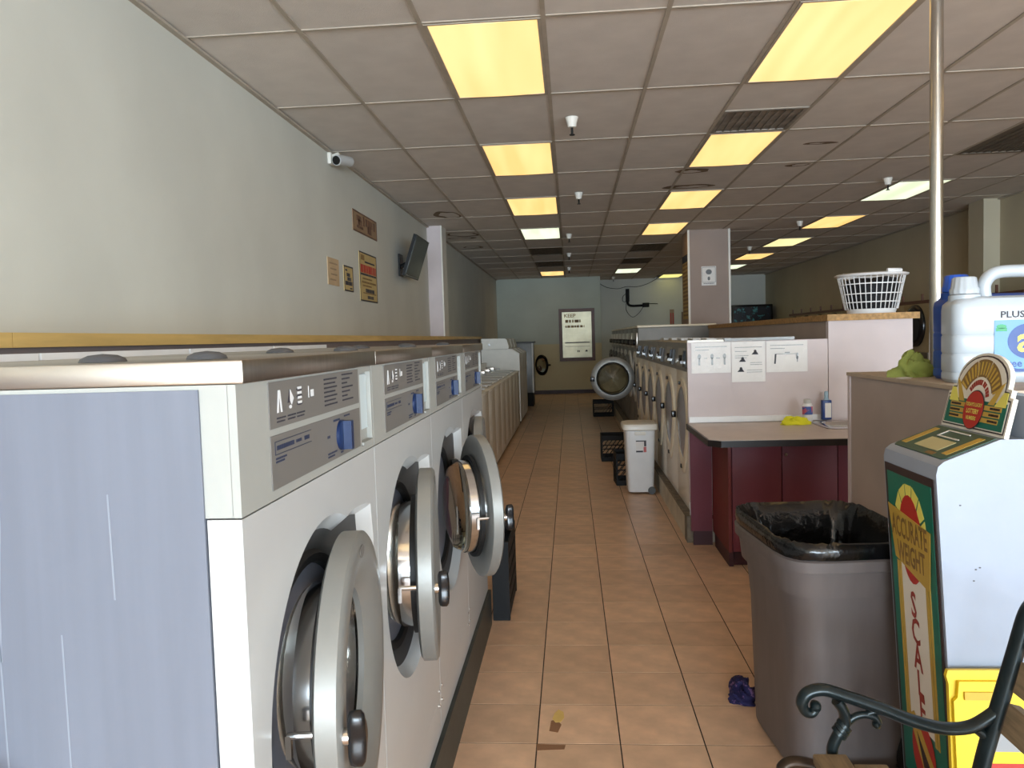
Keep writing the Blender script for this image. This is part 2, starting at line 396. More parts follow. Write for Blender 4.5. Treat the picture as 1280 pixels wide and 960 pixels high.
# ------------------------------------------------------------------ structure: ceiling
ceil = struct(MB().box(XL-.1, XR+.1, YF-.1, YB+.1, ZC+.12, ZC+.2).build('ceiling', M_plen))
used = {}
def cell(c, r): return GX[c+3], GY[r+3]
# light and vent cells (column index relative to the first grid line, row index)
lights = []
for r, m in ((0, L_warm), (2, L_warm), (4, L_warm), (6, L_white), (12, L_warm), (-2, L_warm), (-4, L_warm), (-6, L_warm)): lights.append((-1, r, m, 'left aisle'))
for r, m in ((0, L_warm), (2, L_warm), (4, L_warm), (6, L_warm), (12, L_white), (-2, L_warm), (-4, L_warm), (-6, L_warm)): lights.append((2, r, m, 'middle'))
for r, m in ((0, L_warm), (4, L_white), (6, L_warm), (8, L_dim), (10, L_warm), (12, L_white), (-2, L_warm), (-4, L_warm)): lights.append((6, r, m, 'right'))
lights.append((4, 14, L_yel, 'back'))
GYx = lambda r: .2405+1.22*(r+3)
vents_full = [(-1, 8), (-1, 10), (2, 8), (2, 10), (6, 2)]
for c, r, m, rowname in lights: used[(c, r)] = 1
for c, r in vents_full: used[(c, r)] = 1
used[(2, 1)] = 'half'
pm = MB().box(.008, .602, .008, 1.212, -.004, .014); p0 = None
ph = MB().box(.008, .602, .008, .60, -.004, .014)
for ci in range(12):
    for ri in range(26):
        c, r = ci-3, ri-11; x, y = GX[ci], 3.9005+1.22*r
        if y > 21.9: continue
        if used.get((c, r)) == 1: continue
        if used.get((c, r)) == 'half':
            o = ph.build('ceiling_panel', M_ceil, ceil); o.location = (x, y, ZC+.004); continue
        if p0 is None: o = p0 = pm.build('ceiling_panel', M_ceil, ceil)
        else: o = p0.copy(); COL.objects.link(o); o.parent = ceil
        o.location = (x, y, ZC+.004+random.uniform(-.001, .001))
for i, x in enumerate(GX): MB().box(x-.012, x+.012, YF, YB, ZC-.006, ZC).build('grid_bar', M_tee, ceil)
for r in range(-11, 15):
    y = 3.9005+1.22*r
    MB().box(XL, XR, y-.010, y+.010, ZC-.005, ZC).build('grid_bar', M_tee, ceil)
MB().box(XL, XL+.03, YF, YB, ZC-.02, ZC-.006).build('wall_angle', M_tee, ceil)
MB().box(XR-.03, XR, YF, YB, ZC-.02, ZC-.006).build('wall_angle', M_tee, ceil)
def ring_stain(cx, cy, rx, ry, wd, seed):
    rnd = random.Random(seed); n = 36; ph_ = [rnd.uniform(0, 6) for _ in range(3)]; A = []; B = []
    for i in range(n):
        t = 2*PI*i/n; k = 1+.12*math.sin(2*t+ph_[0])+.06*math.sin(5*t+ph_[1])
        A.append((cx+rx*k*math.cos(t), cy+ry*k*math.sin(t), ZC-.0012)); k -= wd*(1+.5*math.sin(t+ph_[2]))
        B.append((cx+rx*k*math.cos(t), cy+ry*k*math.sin(t), ZC-.0012))
    m = MB(); m.loft([A, B], False, False); m.build('water_stain', M_stain, ceil)
ring_stain(-1.5, 9.75, .15, .3, .3, 1); ring_stain(-1.55, 11.6, .25, .22, .2, 2); ring_stain(-1.62, 12.0, .2, .12, .3, 3)
ring_stain(2.15, 6.85, .13, .05, .7, 4); ring_stain(2.2, 7.7, .12, .06, .4, 5); ring_stain(1.22, 7.75, .18, .1, .5, 6)
ring_stain(1.3, 8.55, .25, .12, .5, 7); ring_stain(-1.6, 13.2, .15, .2, .3, 8)

# lights
ords = ['first', 'second', 'third', 'fourth', 'fifth', 'sixth', 'seventh']
tone = {L_warm.name: 'warm yellow', L_white.name: 'cool white', L_yel.name: 'greenish yellow', L_dim.name: 'pale cream'}
where = {'left aisle': 'row left of the aisle', 'middle': 'row leading to the column', 'right': 'row near the right wall', 'back': ''}
cntr = {}
for c, r, m, rn in lights:
    k = cntr.get(rn, 0) if r >= 0 else None
    if rn == 'back': lab = 'greenish yellow ceiling light against the back wall'
    elif r < 0: lab = '%s ceiling light behind the camera, %s' % (ords[-r//2-1], where[rn])
    else:
        lab = '%s ceiling light, %s from the front in the %s' % (tone[m.name], ords[k], where[rn]); cntr[rn] = k+1
    x, y = GX[c+3], 3.9005+1.22*r
    if rn == 'back': x += .1; y -= .25
    t = thing('ceiling_light', lab, 'ceiling light', (x, y, ZC), 0, 'fluorescent troffers in the ceiling grid')
    f = MB(); f.box(.013, .03, .012, 1.208, -.008, .06); f.box(.58, .597, .012, 1.208, -.008, .06); f.box(.03, .58, .012, .026, -.008, .06); f.box(.03, .58, 1.194, 1.208, -.008, .06); f.box(.013, .597, .012, 1.208, .06, .07)
    f.build('frame', M_tee, t)
    n = 6; rings = []
    for i in range(n+1):
        u = .031+.548*i/n; z = -.004-.006*math.sin(PI*i/n)
        rings.append([(u, .027, z), (u, 1.193, z), (u, 1.193, z+.006), (u, .027, z+.006)])
    MB().loft(rings).build('diffuser', m, t, 60)
for k, (c, r) in enumerate(vents_full):
    x, y = GX[c+3], 3.9005+1.22*r
    lab = ['dark unlit ceiling grille above the aisle, nearer one before the back wall', 'dark unlit ceiling grille above the aisle, farther one before the back wall',
           'dark unlit ceiling grille left of the column, nearer one', 'dark unlit ceiling grille left of the column, farther one', 'large dark ceiling grille at the right edge beyond the steel pole'][k]
    t = thing('ceiling_vent', lab, 'vent', (x, y, ZC), 0, 'dark grilles in the ceiling')
    MB().box(.012, .598, .012, 1.208, .004, .02).build('backing', M_ventd, t)
    f = MB(); f.box(.012, .04, .012, 1.208, -.007, .003); f.box(.57, .598, .012, 1.208, -.007, .003); f.box(.04, .57, .012, .04, -.007, .003); f.box(.04, .57, 1.18, 1.208, -.007, .003); f.build('frame', M_ventd, t)
    for q in range(8): MB().box(.045+q*.066, .05+q*.066, .045, 1.175, -.006, .003).build('slat', M_ventd, t)
x, y = GX[5], 5.1205
t = thing('ceiling_vent', 'grey dusty return air grille beside the second middle ceiling light', 'vent', (x, y, ZC))
MB().box(.012, .598, .62, 1.208, .004, .02).build('backing', M_vent, t)
f = MB(); f.box(.012, .04, .615, 1.208, -.007, .003); f.box(.57, .598, .615, 1.208, -.007, .003); f.box(.04, .57, .615, .645, -.007, .003); f.box(.04, .57, 1.18, 1.208, -.007, .003); f.build('frame', M_vent, t)
for q in range(9): MB().box(.045+q*.058, .052+q*.058, .65, 1.175, -.006, .003).build('slat', M_vent, t)
# the half cell is split: panel in the near half, crossbar between
MB().box(x+.01, x+.6, y+.603, y+.612, ZC-.005, ZC+.004).build('grid_bar', M_tee, ceil)

# sprinkler heads
spr = [(.05, 5.68, 'closest above the aisle'), (.13, 8.6, 'second along the aisle'), (.02, 11.97, 'third along the aisle'), (.015, 14.66, 'fourth along the aisle'), (.01, 17.6, 'fifth along the aisle'),
       (3.37, 8.55, 'beside the cool white light on the right'), (3.34, 11.59, 'second in the right hand row'), (3.34, 14.75, 'third in the right hand row'), (1.18, 20.9, 'by the hanging cables at the back')]
for X, Y, lb in spr:
    t = thing('sprinkler_head', 'white cup sprinkler head on the ceiling, '+lb, 'sprinkler', (X, Y, ZC), 0, 'sprinkler heads')
    MB().lathe([(.048, -.006), (.046, -.012), (.034, -.05), (.030, -.075), (.012, -.078)], n=20, cap0=True, cap1=True).build('cup', M_white_trim, t, 40)
    MB().cyl((0,0,-.078), (0,0,-.125), .009, n=8).build('stem', M_dark, t)
    MB().lathe([(.02, -.125), (.02, -.13)], n=12, cap0=True, cap1=True).build('deflector', M_dark, t)

# ------------------------------------------------------------------ left front-load washers
def hole_r(phi):
    r = .296
    c, s_ = math.cos(phi), math.sin(phi)         # y, z direction
    # hinge lobe on the far side: rounded rectangle y .10...318, z -.20..+.272
    best = 0
    if c > 1e-6:
        t = .318/c; z = t*s_
        if z > .272: t = .272/s_ if s_ > 0 else t
        if z < -.21: t = .21/abs(s_)
        y = t*c
        if y > .15: best = t*(1-.04*max(0, (y-.2))/.118*max(0, abs(t*s_)-.18)/.09)
    return max(r, best)
def make_washer(name, label, z0=.187, detail=True):
    t = thing(name, label, 'washing machine', (0,0,0), 0, 'grey topped front-load washers on the left')
    Z = lambda z: z-z0
    MB().box(-.84, -.052, -.363, .363, 0, Z(1.249)).build('body', M_side, t)
    # front panel with recessed door opening
    n = 72; zc = .865-z0; b0, b1 = .125, Z(1.248); hy = .363
    outer = []; inner = []; back = []
    for i in range(n):
        ph_ = 2*PI*i/n; c, s_ = math.cos(ph_), math.sin(ph_); r = hole_r(ph_)
        k = min(hy/abs(c) if abs(c) > 1e-6 else 9, ((b1-zc) if s_ > 0 else (zc-b0))/abs(s_) if abs(s_) > 1e-6 else 9)
        outer.append((c*k, zc+s_*k)); inner.append((c*r, zc+s_*r)); back.append((c*(r-.022), zc+s_*(r-.022)))
    for cy, cz in ((hy,b1),(-hy,b1),(-hy,b0),(hy,b0)):
        j = min(range(n), key=lambda q: (outer[q][0]-cy)**2+(outer[q][1]-cz)**2); outer[j] = (cy, cz)
    mb = MB(); mb.loft([[(-.050,y,z) for y,z in outer], [(0,y,z) for y,z in outer], [(0,y,z) for y,z in [( (i_[0]-0)*1.02, zc+(i_[1]-zc)*1.02) for i_ in inner]], [(-.006,y,z) for y,z in inner], [(-.030,y,z) for y,z in back]], False, False)
    mb.build('front_panel', M_white, t, 35)
    MB().box(-.05, -.001, -.363, .363, .002, .122).build('kick_panel', M_white, t)
    sc = MB()
    for y in (-.34, .34): sc.cyl((-.002,y,.10), (.003,y,.10), .006, n=8); sc.cyl((-.002,y,.15), (.003,y,.15), .006, n=8)
    sc.build('screw', M_chrome, t)
    rr = MB(); rr.loft([[(-.030, y, z) for y, z in back], [(-.049, .232*math.cos(2*PI*i/n), zc+.232*math.sin(2*PI*i/n)) for i in range(n)], [(-.10, .222*math.cos(2*PI*i/n), zc+.222*math.sin(2*PI*i/n)) for i in range(n)]], False, False)
    rr.build('door_recess', M_dgrey, t, 35)
    MB().lathe([(.224, -.060), (.236, -.048), (.228, -.036), (.212, -.040), (.206, -.060), (.212, -.09)], 'x', (0,0,zc), 48).build('gasket', M_rub, t, 50)
    MB().lathe([(.215, -.09), (.25, -.11), (.25, -.50), (.0005, -.50)], 'x', (0,0,zc), 40).build('drum', M_drum, t, 40)
    # control housing
    h0, h1 = Z(1.2505), Z(1.436)
    H = MB(); H.box(-.83, -.012, -.363, .363, h0, h1); H.box(-.0125, 0, -.363, .262, h0, h1); H.box(-.0125, 0, .352, .363, h0, h1); H.box(-.0125, 0, .262, .352, h0, h0+.012); H.box(-.0125, 0, .262, .352, h1-.012, h1)
    hs = H.build('control_housing', M_wgrey, t)
    MB().box(-.0122, -.009, .266, .348, h0+.045, h1-.018).build('coin_slot', M_slot, hs)
    sl = MB(); sl.box(-.0122, .004, .266, .348, h0+.014, h0+.02); sl.build('slot_lip', M_wgrey, hs)
    F = FR((0, 0, -z0), (0,1,0), (0,0,1))
    up = MB().rect(F, -.252, .245, 1.360, 1.432, .0002, .002).build('instruction_panel', M_lab, t)
    lo_ = MB().rect(F, -.252, .245, 1.266, 1.349, .0002, .002).build('dial_panel', M_lab, t)
    if detail:
        ik = MB(); a, b = .0022, .0028
        ik.prism(F, [(-.222,1.383),(-.216,1.383),(-.211,1.412),(-.206,1.383),(-.2,1.383),(-.207,1.418),(-.215,1.418)], a, b)
        ik.prism(F, [(-.165,1.398),(-.158,1.391),(-.148,1.401),(-.163,1.416)], a, b); ik.ell(F, -.164, 1.388, .006, .003, a, b, 10)
        for k in range(4): ik.rect(F, -.129, -.110, 1.390+k*.008, 1.394+k*.008, a, b)
        ik.rect(F, -.063, -.048, 1.397, 1.409, a, b); ik.rect(F, -.075, -.073, 1.396, 1.416, a, b)
        ik.build('printed_symbols', M_ink2, up)
        dk = MB(); rnd = random.Random(3)
        dk.prism(F, [(-.176,1.395),(-.166,1.395),(-.166,1.416)], a, b)
        for k in range(3): dk.ell(F, -.12, 1.390+k*.012, .014, .003, a, a+.0004, 12)
        for u in (-.225, -.178, -.135): scribble(dk, F, u, u+.038, 1.3745, .0025, a, b, .4, rnd); scribble(dk, F, u, u+.034, 1.369, .0025, a, b, .4, rnd)
        for k in range(7): scribble(dk, F, .012, .09-.01*(k % 2), 1.422-k*.008, .003, a, b, .25, rnd)
        for k in range(7): scribble(dk, F, .125, .2-.02*(k % 3), 1.426-k*.0085, .003, a, b, .25, rnd)
        dk.build('printed_text', M_ink, up)
        dl = MB(); dl.rect(F, -.238, -.070, 1.3385, 1.3395, a, b); dl.rect(F, -.238, -.070, 1.3185, 1.3195, a, b); dl.rect(F, -.238, -.2365, 1.3185, 1.3395, a, b)
        scribble(dl, F, -.23, -.155, 1.329, .007, a, b, .1, rnd); scribble(dl, F, -.145, -.118, 1.329, .005, a, b, .3, rnd); scribble(dl, F, -.105, -.08, 1.329, .007, a, b, .1, rnd)
        scribble(dl, F, -.236, -.19, 1.3125, .003, a, b, .2, rnd); scribble(dl, F, -.236, -.2, 1.3075, .003, a, b, .2, rnd)
        scribble(dl, F, .06, .1, 1.340, .004, a, b, .3, rnd); scribble(dl, F, .13, .17, 1.343, .003, a, b, .3, rnd); scribble(dl, F, .02, .035, 1.313, .005, a, b, .2, rnd)
        scribble(dl, F, .02, .075, 1.281, .003, a, b, .2, rnd); scribble(dl, F, .02, .06, 1.275, .003, a, b, .2, rnd); scribble(dl, F, .1, .115, 1.274, .003, a, b, .3, rnd)
        dl.build('printed_text', M_navy, lo_)
    kb = MB(); kb.lathe([(.030, .002), (.030, .008), (.027, .010)], 'x', (0, .105, 1.308-z0), 28, True, True); kb.prism(FR((0, .105, 1.308-z0), (0,1,0), (0,0,1)), [(-.008,-.028),(.008,-.028),(.008,.028),(-.008,.028)], .009, .026)
    kb.build('program_knob', M_blue, lo_, 35)
    # stainless top cap
    tp = MB(); tp.bbox(-.845, .012, -.3645, .3645, Z(1.4365), Z(1.47), .003); tp.build('top_cap', M_steel, t, 35)
    for x, r in ((-.09, .030), (-.255, .034)):
        MB().lathe([(r, .0005), (r*.92, .006), (r*.6, .011), (.001, .013)], 'z', (x, -.255, Z(1.47)), 24).build('dispenser_cap', M_cap, t, 60)
    MB().box(-.845, -.80, -.36, .36, Z(1.4702), Z(1.487)).build('back_rail', M_pw, t)
    return t
def make_door(t, ang, zc=.865-.187, hinge=(-.02, .29), R=.265, mats=None):
    # door pivots on the far side; local: disc centre at y = -.28
    cy = -.28; ring = M_cast
    d = MB().lathe([(.172, .004), (R-.012, 0), (R, .006), (R, .040), (R-.008, .046), (R-.045, .048), (.175, .030), (.160, .018), (.160, .006), (.172, .004)], 'x', (0, cy, 0), 56).build('door', ring, t, 38)
    d.location = (hinge[0], hinge[1], zc); d.rotation_euler = (0, 0, ang)
    MB().lathe([(.168, .010), (.168, -.055), (.150, -.085), (.100, -.100), (.001, -.104)], 'x', (0, cy, 0), 40).build('glass_bowl', M_glass, d, 60)
    MB().lathe([(.172, .004), (.172, -.05), (.166, -.05), (.166, .0)], 'x', (0, cy, 0), 40).build('bowl_rim', M_chrome, d, 40)
    MB().lathe([(.175, .000), (.190, -.004), (.190, -.018), (.175, -.020)], 'x', (0, cy, 0), 40).build('door_seal', M_rub, d, 50)
    # black lobed handle on the outside of the free edge
    hy = cy-.240; h = MB(); h.cyl((.044, hy, 0), (.056, hy, 0), .014, n=14); h.build('handle_stem', M_chrome, d, 40)
    rings = []
    for x, k in ((.055, .75), (.058, .95), (.064, 1.0), (.076, 1.0), (.081, .85), (.083, .5)):
        rings.append([(x, hy+k*(.020+.006*math.cos(3*a))*math.cos(a), k*(.042+.008*math.cos(3*a))*math.sin(a)) for a in [2*PI*i/30 for i in range(30)]])
    MB().loft(rings).build('handle', M_black, d, 50)
    hk = MB(); hk.cyl((0, hy+.01, 0), (-.045, hy+.01, 0), .006, n=10); hk.box(-.047, -.038, hy+.004, hy+.016, -.036, .002); hk.build('lock_hook', M_chrome, d)
    MB().ell(FR((.0478, cy, .233), (0,1,0), (0,0,1)), 0, 0, .024, .011, 0, .0012).build('badge', M_lab, d)
    hg = MB(); hg.bbox(-.028, .0, -.045, -.005, .10, .14, .003); hg.bbox(-.028, .0, -.045, -.005, -.14, -.10, .003); hg.build('hinge', M_dgrey, d, 35)
    return d
wlab = ['front-load washer nearest the camera, grey scratched end panel and door ajar',
        'second front-load washer from the camera, door swung half shut edge-on',
        'third front-load washer from the camera, round door standing wide open',
        'fourth front-load washer from the camera, last before the low cream washers']
FW = []
for i in range(4):
    t = make_washer('front_load_washer', wlab[i]); t.location = (-.46, 1.03+.73*(i+.5), .187); FW.append(t)
make_door(FW[0], math.radians(6.5)); make_door(FW[1], math.radians(8.5)); make_door(FW[2], math.radians(21)); make_door(FW[3], math.radians(4))
# scratched grey end panel with loose trim on the nearest machine
ep = MB().box(-.83, -.052, -.367, -.3635, .002, 1.243).build('end_panel', M_side, FW[0])
sc = MB(); Fs = FR((0, -.3672, 0), (1,0,0), (0,0,1))
for pts in ([(-.35,1.2),(-.352,1.05),(-.36,.95),(-.363,.86)], [(-.46,.9),(-.455,.6),(-.45,.3),(-.446,.05)], [(-.365,.97),(-.362,.55),(-.35,.3),(-.345,.05)], [(-.6,.86),(-.6,.75)], [(-.27,.9),(-.268,.6)], [(-.52,1.15),(-.525,.8)], [(-.19,1.1),(-.188,.95)]):
    wd = .0014
    q = [Fs.p(u, v, 0) for u, v in pts]
    for a, b in zip(pts[:-1], pts[1:]): sc.prism(Fs, [(a[0]-wd,a[1]),(a[0]+wd,a[1]),(b[0]+wd,b[1]),(b[0]-wd,b[1])], 0, .0004)
sc.build('scratch', M_scr, ep)
struct(MB().box(-1.3, -.447, 1.02, 3.965, 0, .185).build('baseboard_left', M_plinth))

# ------------------------------------------------------------------ left low cream top-load washers
def make_toploader():
    t = thing('top_load_washer', 'cream top-load washer', 'washing machine', (0,0,0), 0, 'low cream top-load washers along the left bulkhead')
    MB().bbox(-.66, 0, -.345, .345, .05, .925, .008).build('cabinet', M_creamw, t, 35)
    MB().box(-.62, -.03, -.33, .33, 0, .05).build('toe_base', M_dark, t)
    MB().bbox(-.66, .006, -.346, .346, .926, .95, .006).build('top_deck', M_creamw, t, 35)
    l = MB().bbox(-.50, -.05, -.25, .25, .951, .966, .006).build('lid', M_white, t, 35)
    MB().bbox(-.06, -.04, -.05, .05, .966, .975, .003).build('lid_grip', M_creamw, l, 35)
    MB().bbox(-.66, -.54, -.34, .34, .951, 1.10, .01).build('console', M_creamw, t, 35)
    s = MB(); s.bbox(-.535, -.40, .12, .24, .967, 1.03, .006); so = s.build('coin_box', M_steel, t, 35)
    MB().box(-.40, -.30, .155, .205, .99, 1.0).build('coin_slide', M_chrome, so)
    return t
tl = make_toploader(); k = 0
yy = 4.36
while yy < 13.3:
    o = tl if k == 0 else copy_tree(tl)
    o.location = (-.885, yy, 0); rest_ = yy
    o['label'] = 'low cream top-load washer, number %s counting from the left front-loaders' % ['one','two','three','four','five','six','seven','eight','nine','ten','eleven','twelve','thirteen','fourteen'][k]
    k += 1; yy += .70
# taller cream washers with rounded meter consoles behind them
def tall_cream(y, lab):
    t = thing('top_load_washer', lab, 'washing machine', (-.885, y, 0), 0, 'tall cream washers with coin consoles')
    F = FR((0, -.345, 0), (1,0,0), (0,0,1))
    MB().prism(F, [(-.66,.06),(0,.06),(0,1.23),(-.13,1.315),(-.66,1.32)], -.69, 0).build('cabinet', M_creamw, t, 30)
    MB().prism(F, [(-.662,1.322),(-.12,1.317),(.004,1.235),(.004,1.225),(-.01,1.225),(-.14,1.31),(-.662,1.312)], .0005, .012).build('edge_trim', M_white_trim, t)
    MB().box(-.62, -.03, -.33, .33, 0, .06).build('toe_base', M_dark, t)
    MB().prism(F, [(-.655,1.323),(-.19,1.321),(-.18,1.35),(-.215,1.485),(-.25,1.50),(-.655,1.505)], -.66, -.03).build('coin_console', M_creamw, t, 30)
    MB().lathe([(.02, 0), (.02, .012), (.012, .014)], 'y', (-.52, -.33, 1.40), 16, True, True).build('knob', M_chrome, t)
    return t
for i, nm in enumerate(('nearest of the tall cream washers with rounded consoles', 'middle one of the tall cream washers with rounded consoles', 'farthest of the tall cream washers with rounded consoles')):
    tall_cream(13.72+.72*i, nm)
# far left tall washer with open black door
t = thing('front_load_washer', 'far grey front-load washer with black round door open near the back wall', 'washing machine', (-.82, 17.3, 0))
MB().bbox(-.9, 0, -.33, .33, .30, 1.385, .01).build('body', M_pgrey, t, 35)
MB().box(-.03, .004, -.345, -.33, .30, 1.39).build('corner_strip', M_white_trim, t)
MB().bbox(-.9, .03, -.35, .35, 1.386, 1.42, .008).build('top_cap', M_dgrey, t, 35)
MB().box(-.88, -.02, -.32, .32, 0, .30).build('plinth', M_dark, t)
d = MB().lathe([(.16, .02), (.23, .0), (.235, .03), (.2, .06), (.15, .05), (.16, .02)], 'x', (0, -.24, 0), 36).build('door', M_black, t, 40)
d.location = (.005, .27, .885); d.rotation_euler = (0, 0, math.radians(38))
MB().lathe([(.16, .03), (.14, -.04), (.001, -.06)], 'x', (0, -.24, 0), 30).build('glass_bowl', M_glass, d, 60)
MB().cyl((.03, -.46, 0), (.09, -.46, 0), .02, n=10).build('handle', M_black, d)

# ------------------------------------------------------------------ right front-load washers (cream doors)
def make_right():
    t = thing('front_load_washer', 'x', 'washing machine', (0,0,0), PI, 'cream door front-load washers on the right')
    MB().box(-.8, -.03, -.37, .37, 0, 1.018).build('body', M_creamw, t)
    MB().bbox(-.032, 0, -.3725, .3725, 0, 1.018, .006).build('front_panel', M_creamw, t, 35)
    # control panel leaning slightly back
    F = FR((0, -.372, 0), (1,0,0), (0,0,1))
    MB().prism(F, [(-.8,1.0185),(.004,1.0185),(-.022,1.215),(-.03,1.228),(-.8,1.228)], -.744, 0).build('control_panel', M_pgrey, t, 30)
    th = math.atan2(.026, .2); G = FR((.004, 0, 1.0185), (0,1,0), (-math.sin(th), 0, math.cos(th)))
    MB().rect(G, -.33, .02, .03, .17, .0005, .003).build('label_plate', M_wgrey, t)
    s = MB(); s.rect(G, .10, .24, .03, .15, .0005, .02); so = s.build('coin_meter', M_dgrey, t)
    m = MB(); m.rect(G, .14, .20, .055, .075, .02, .05); m.build('coin_slide', M_chrome, so)
    MB().rect(G, .16, .18, .085, .15, .02, .035).build('coin_lever', M_black, so)
    MB().lathe([(.025, .0), (.025, .02), (.018, .024)], 'x', (-.008, -.1, 1.11), 18, True, True).build('program_knob', M_black, t)
    # pear-shaped moulded door surround: round top, pointed bottom
    zc = .665; n = 56
    def out(R, k): 
        r = []
        for i in range(n):
            a = 2*PI*i/n; c, s_ = math.cos(a), math.sin(a); e = 1+k*max(0, -s_)**4
            r.append((R*c*(1-.10*max(0, -s_)), zc+R*s_*e))
        return r
    rings = [[(x, y, z) for y, z in out(R, k)] for R, k, x in ((.300, .42, .001), (.294, .42, .014), (.272, .38, .022), (.252, .34, .022), (.238, .30, .016), (.232, .28, .010))]
    d = MB().loft(rings, False, False).build('door', M_cream, t, 45)
    MB().loft([[(.012, y, z) for y, z in out(.236, .28)], [(.026, y, z) for y, z in out(.20, .26)], [(.040, y, z) for y, z in out(.05, .2)]], False, True).build('door_glass', M_dglass, d, 60)
    MB().bbox(.023, .058, -.292, -.250, zc-.025, zc+.025, .006).build('latch', M_black, d, 35)
    MB().bbox(.022, .036, -.02, .02, zc+.25, zc+.275, .004).build('catch', M_black, d, 35)
    MB().bbox(.016, .03, -.02, .02, zc-.385, zc-.355, .004).build('drip_spout', M_rub, d, 35)
    MB().box(-.5, -.3, -.25, .05, 1.229, 1.25).build('soap_lid', M_pw, t)
    return t
rlab = ['cream-doored front-load washer next to the mauve end wall', 'second cream-doored front-load washer from the mauve end wall', 'third cream-doored front-load washer from the mauve end wall',
        'fourth cream-doored front-load washer from the mauve end wall', 'fifth cream-doored front-load washer from the mauve end wall', 'sixth cream-doored front-load washer, farthest from the mauve end wall']
r0 = make_right()
for i in range(6):
    o = r0 if i == 0 else copy_tree(r0)
    o.location = (.84, 5.56+.75*(i+.5), .192); o['label'] = rlab[i]
# light side strip at the near end of the row and kerb below
MB().box(.012, .02, .372, .3745, 0, 1.018).build('corner_strip', M_pw, r0)
kb = struct(MB().box(.80, 1.6, 5.545, 17.3, 0, .17).build('trim_1', M_conc))
MB().box(.795, 1.6, 5.545, 17.3, .17, .19).build('kerb_top', M_concd, kb)
MB().box(.795, .835, 5.54, 5.66, .0, .169).build('kerb_end', M_concd, kb)

# big washers farther along the right side
def make_big():
    t = thing('large_washer', 'x', 'washing machine', (0,0,0), PI, 'large steel washers beyond the cream-doored ones')
    MB().bbox(-.98, 0, -.44, .44, 0, 1.39, .008).build('body', M_pgrey, t, 35)
    MB().bbox(-.99, .01, -.446, .446, 1.391, 1.42, .006).build('top_cap', M_cream, t, 35)
    MB().bbox(.001, .02, -.40, .40, 1.13, 1.33, .004).build('control_panel', M_steel, t, 35)
    for y in (-.28, -.05, .2): MB().lathe([(.04, .0), (.04, .03), (.03, .04)], 'x', (.02, y, 1.2), 18, True, True).build('knob', M_black, t)
    MB().lathe([(.34, .001), (.34, .02), (.27, .03), (.27, .005)], 'x', (0, 0, .74), 40).build('door_frame', M_creamw, t, 40)
    MB().lathe([(.27, .004), (.25, .002), (.001, .001)], 'x', (0, 0, .74), 36).build('drum_opening', M_dark, t)
    return t
def big_door(t, ang):
    cy = -.295
    d = MB().lathe([(.20, .0), (.285, .0), (.288, .01), (.285, .03), (.26, .045), (.215, .045), (.205, .03), (.20, .0)], 'x', (0, cy, 0), 56).build('door', M_cast, t, 40)
    d.location = (.035, .30, .74); d.rotation_euler = (0, 0, ang)
    MB().lathe([(.204, .028), (.16, .05), (.001, .062)], 'x', (0, cy, 0), 40).build('door_glass', M_glass, d, 60)
    MB().lathe([(.204, .018), (.216, .046), (.210, .049), (.199, .022)], 'x', (0, cy, 0), 48).build('glass_seal', M_rub, d, 50)
    MB().lathe([(.195, .0), (.17, -.06), (.001, -.08)], 'x', (0, cy, 0), 36).build('bowl_back', mat('bowl_olive', (196, 188, 160), .35, .3), d, 50)
    MB().ell(FR((.045, cy, .245), (0,1,0), (0,0,1)), 0, 0, .036, .012, 0, .003).build('badge', M_lab, d)
    MB().bbox(.035, .075, cy-.295, cy-.235, -.03, .03, .005).build('latch', M_black, d, 35)
    return d
bl_ = ['large washer past the cream-doored row, round door open into the aisle'] + ['large washer with closed door beyond the open door, number %s toward the back' % s for s in ('two','three','four','five','six','seven')]
b0 = make_big()
BG = []
for i in range(7):
    o = b0 if i == 0 else copy_tree(b0)
    o.location = (.87, 10.09+.9*(i+.5), .192); o['label'] = bl_[i]; BG.append(o)
big_door(BG[0], math.radians(88))
for o in BG[1:]: big_door(o, 0)

# ------------------------------------------------------------------ dryers on the right wall
def make_dryer():
    t = thing('stacked_dryer', 'x', 'dryer', (0,0,0), PI, 'stacked tan dryers along the right wall')
    MB().box(-.76, 0, -.395, .395, .08, 1.79).build('body', M_dryer, t)
    MB().box(-.7, -.04, -.38, .38, 0, .08).build('toe_base', M_dark, t)
    for z in (.62, 1.50):
        d = MB().lathe([(.28, .001), (.28, .03), (.26, .05), (.22, .055), (.001, .05)], 'x', (0, 0, z), 36).build('door', M_black, t, 45)
        MB().lathe([(.215, .0555), (.21, .06), (.001, .058)], 'x', (0, 0, z), 30).build('door_glass', M_dark, d, 60)
    f = MB().box(.001, .012, -.36, .36, 1.03, 1.15).build('control_plate', M_steel, t)
    MB().box(.012, .03, -.30, -.2, 1.05, 1.13).build('coin_meter', M_black, f)
    return t
dr = make_dryer()
for i in range(13):
    o = dr if i == 0 else copy_tree(dr)
    o.location = (4.62, 6.8+.8*i, 0)
    o['label'] = 'tan stacked dryer with black round doors, number %s from the shop front' % ['one','two','three','four','five','six','seven','eight','nine','ten','eleven','twelve','thirteen'][i]
t = thing('peg_rail', 'dark brown rail with upright pegs along the tops of the dryers', 'rail', (4.66, 0, 1.7905))
MB().box(-.03, .03, 6.2, 16.9, 0, .045).build('rail', M_brown, t)
for i in range(18): MB().box(-.012, .012, 6.5+.6*i, 6.52+.6*i, .0455, .13).build('peg', M_brown, t)
t = thing('vending_machine', 'dark machine with speckled blue-green front in the far right corner', 'machine', (4.76, 21.3, 0))
MB().bbox(-.53, .53, -.5, .5, .03, 2.2, .02).build('cabinet', M_black, t, 35)
MB().box(-.47, .47, -.508, -.501, 1.35, 2.14).build('front_art', M_vend, t)
ft = MB()
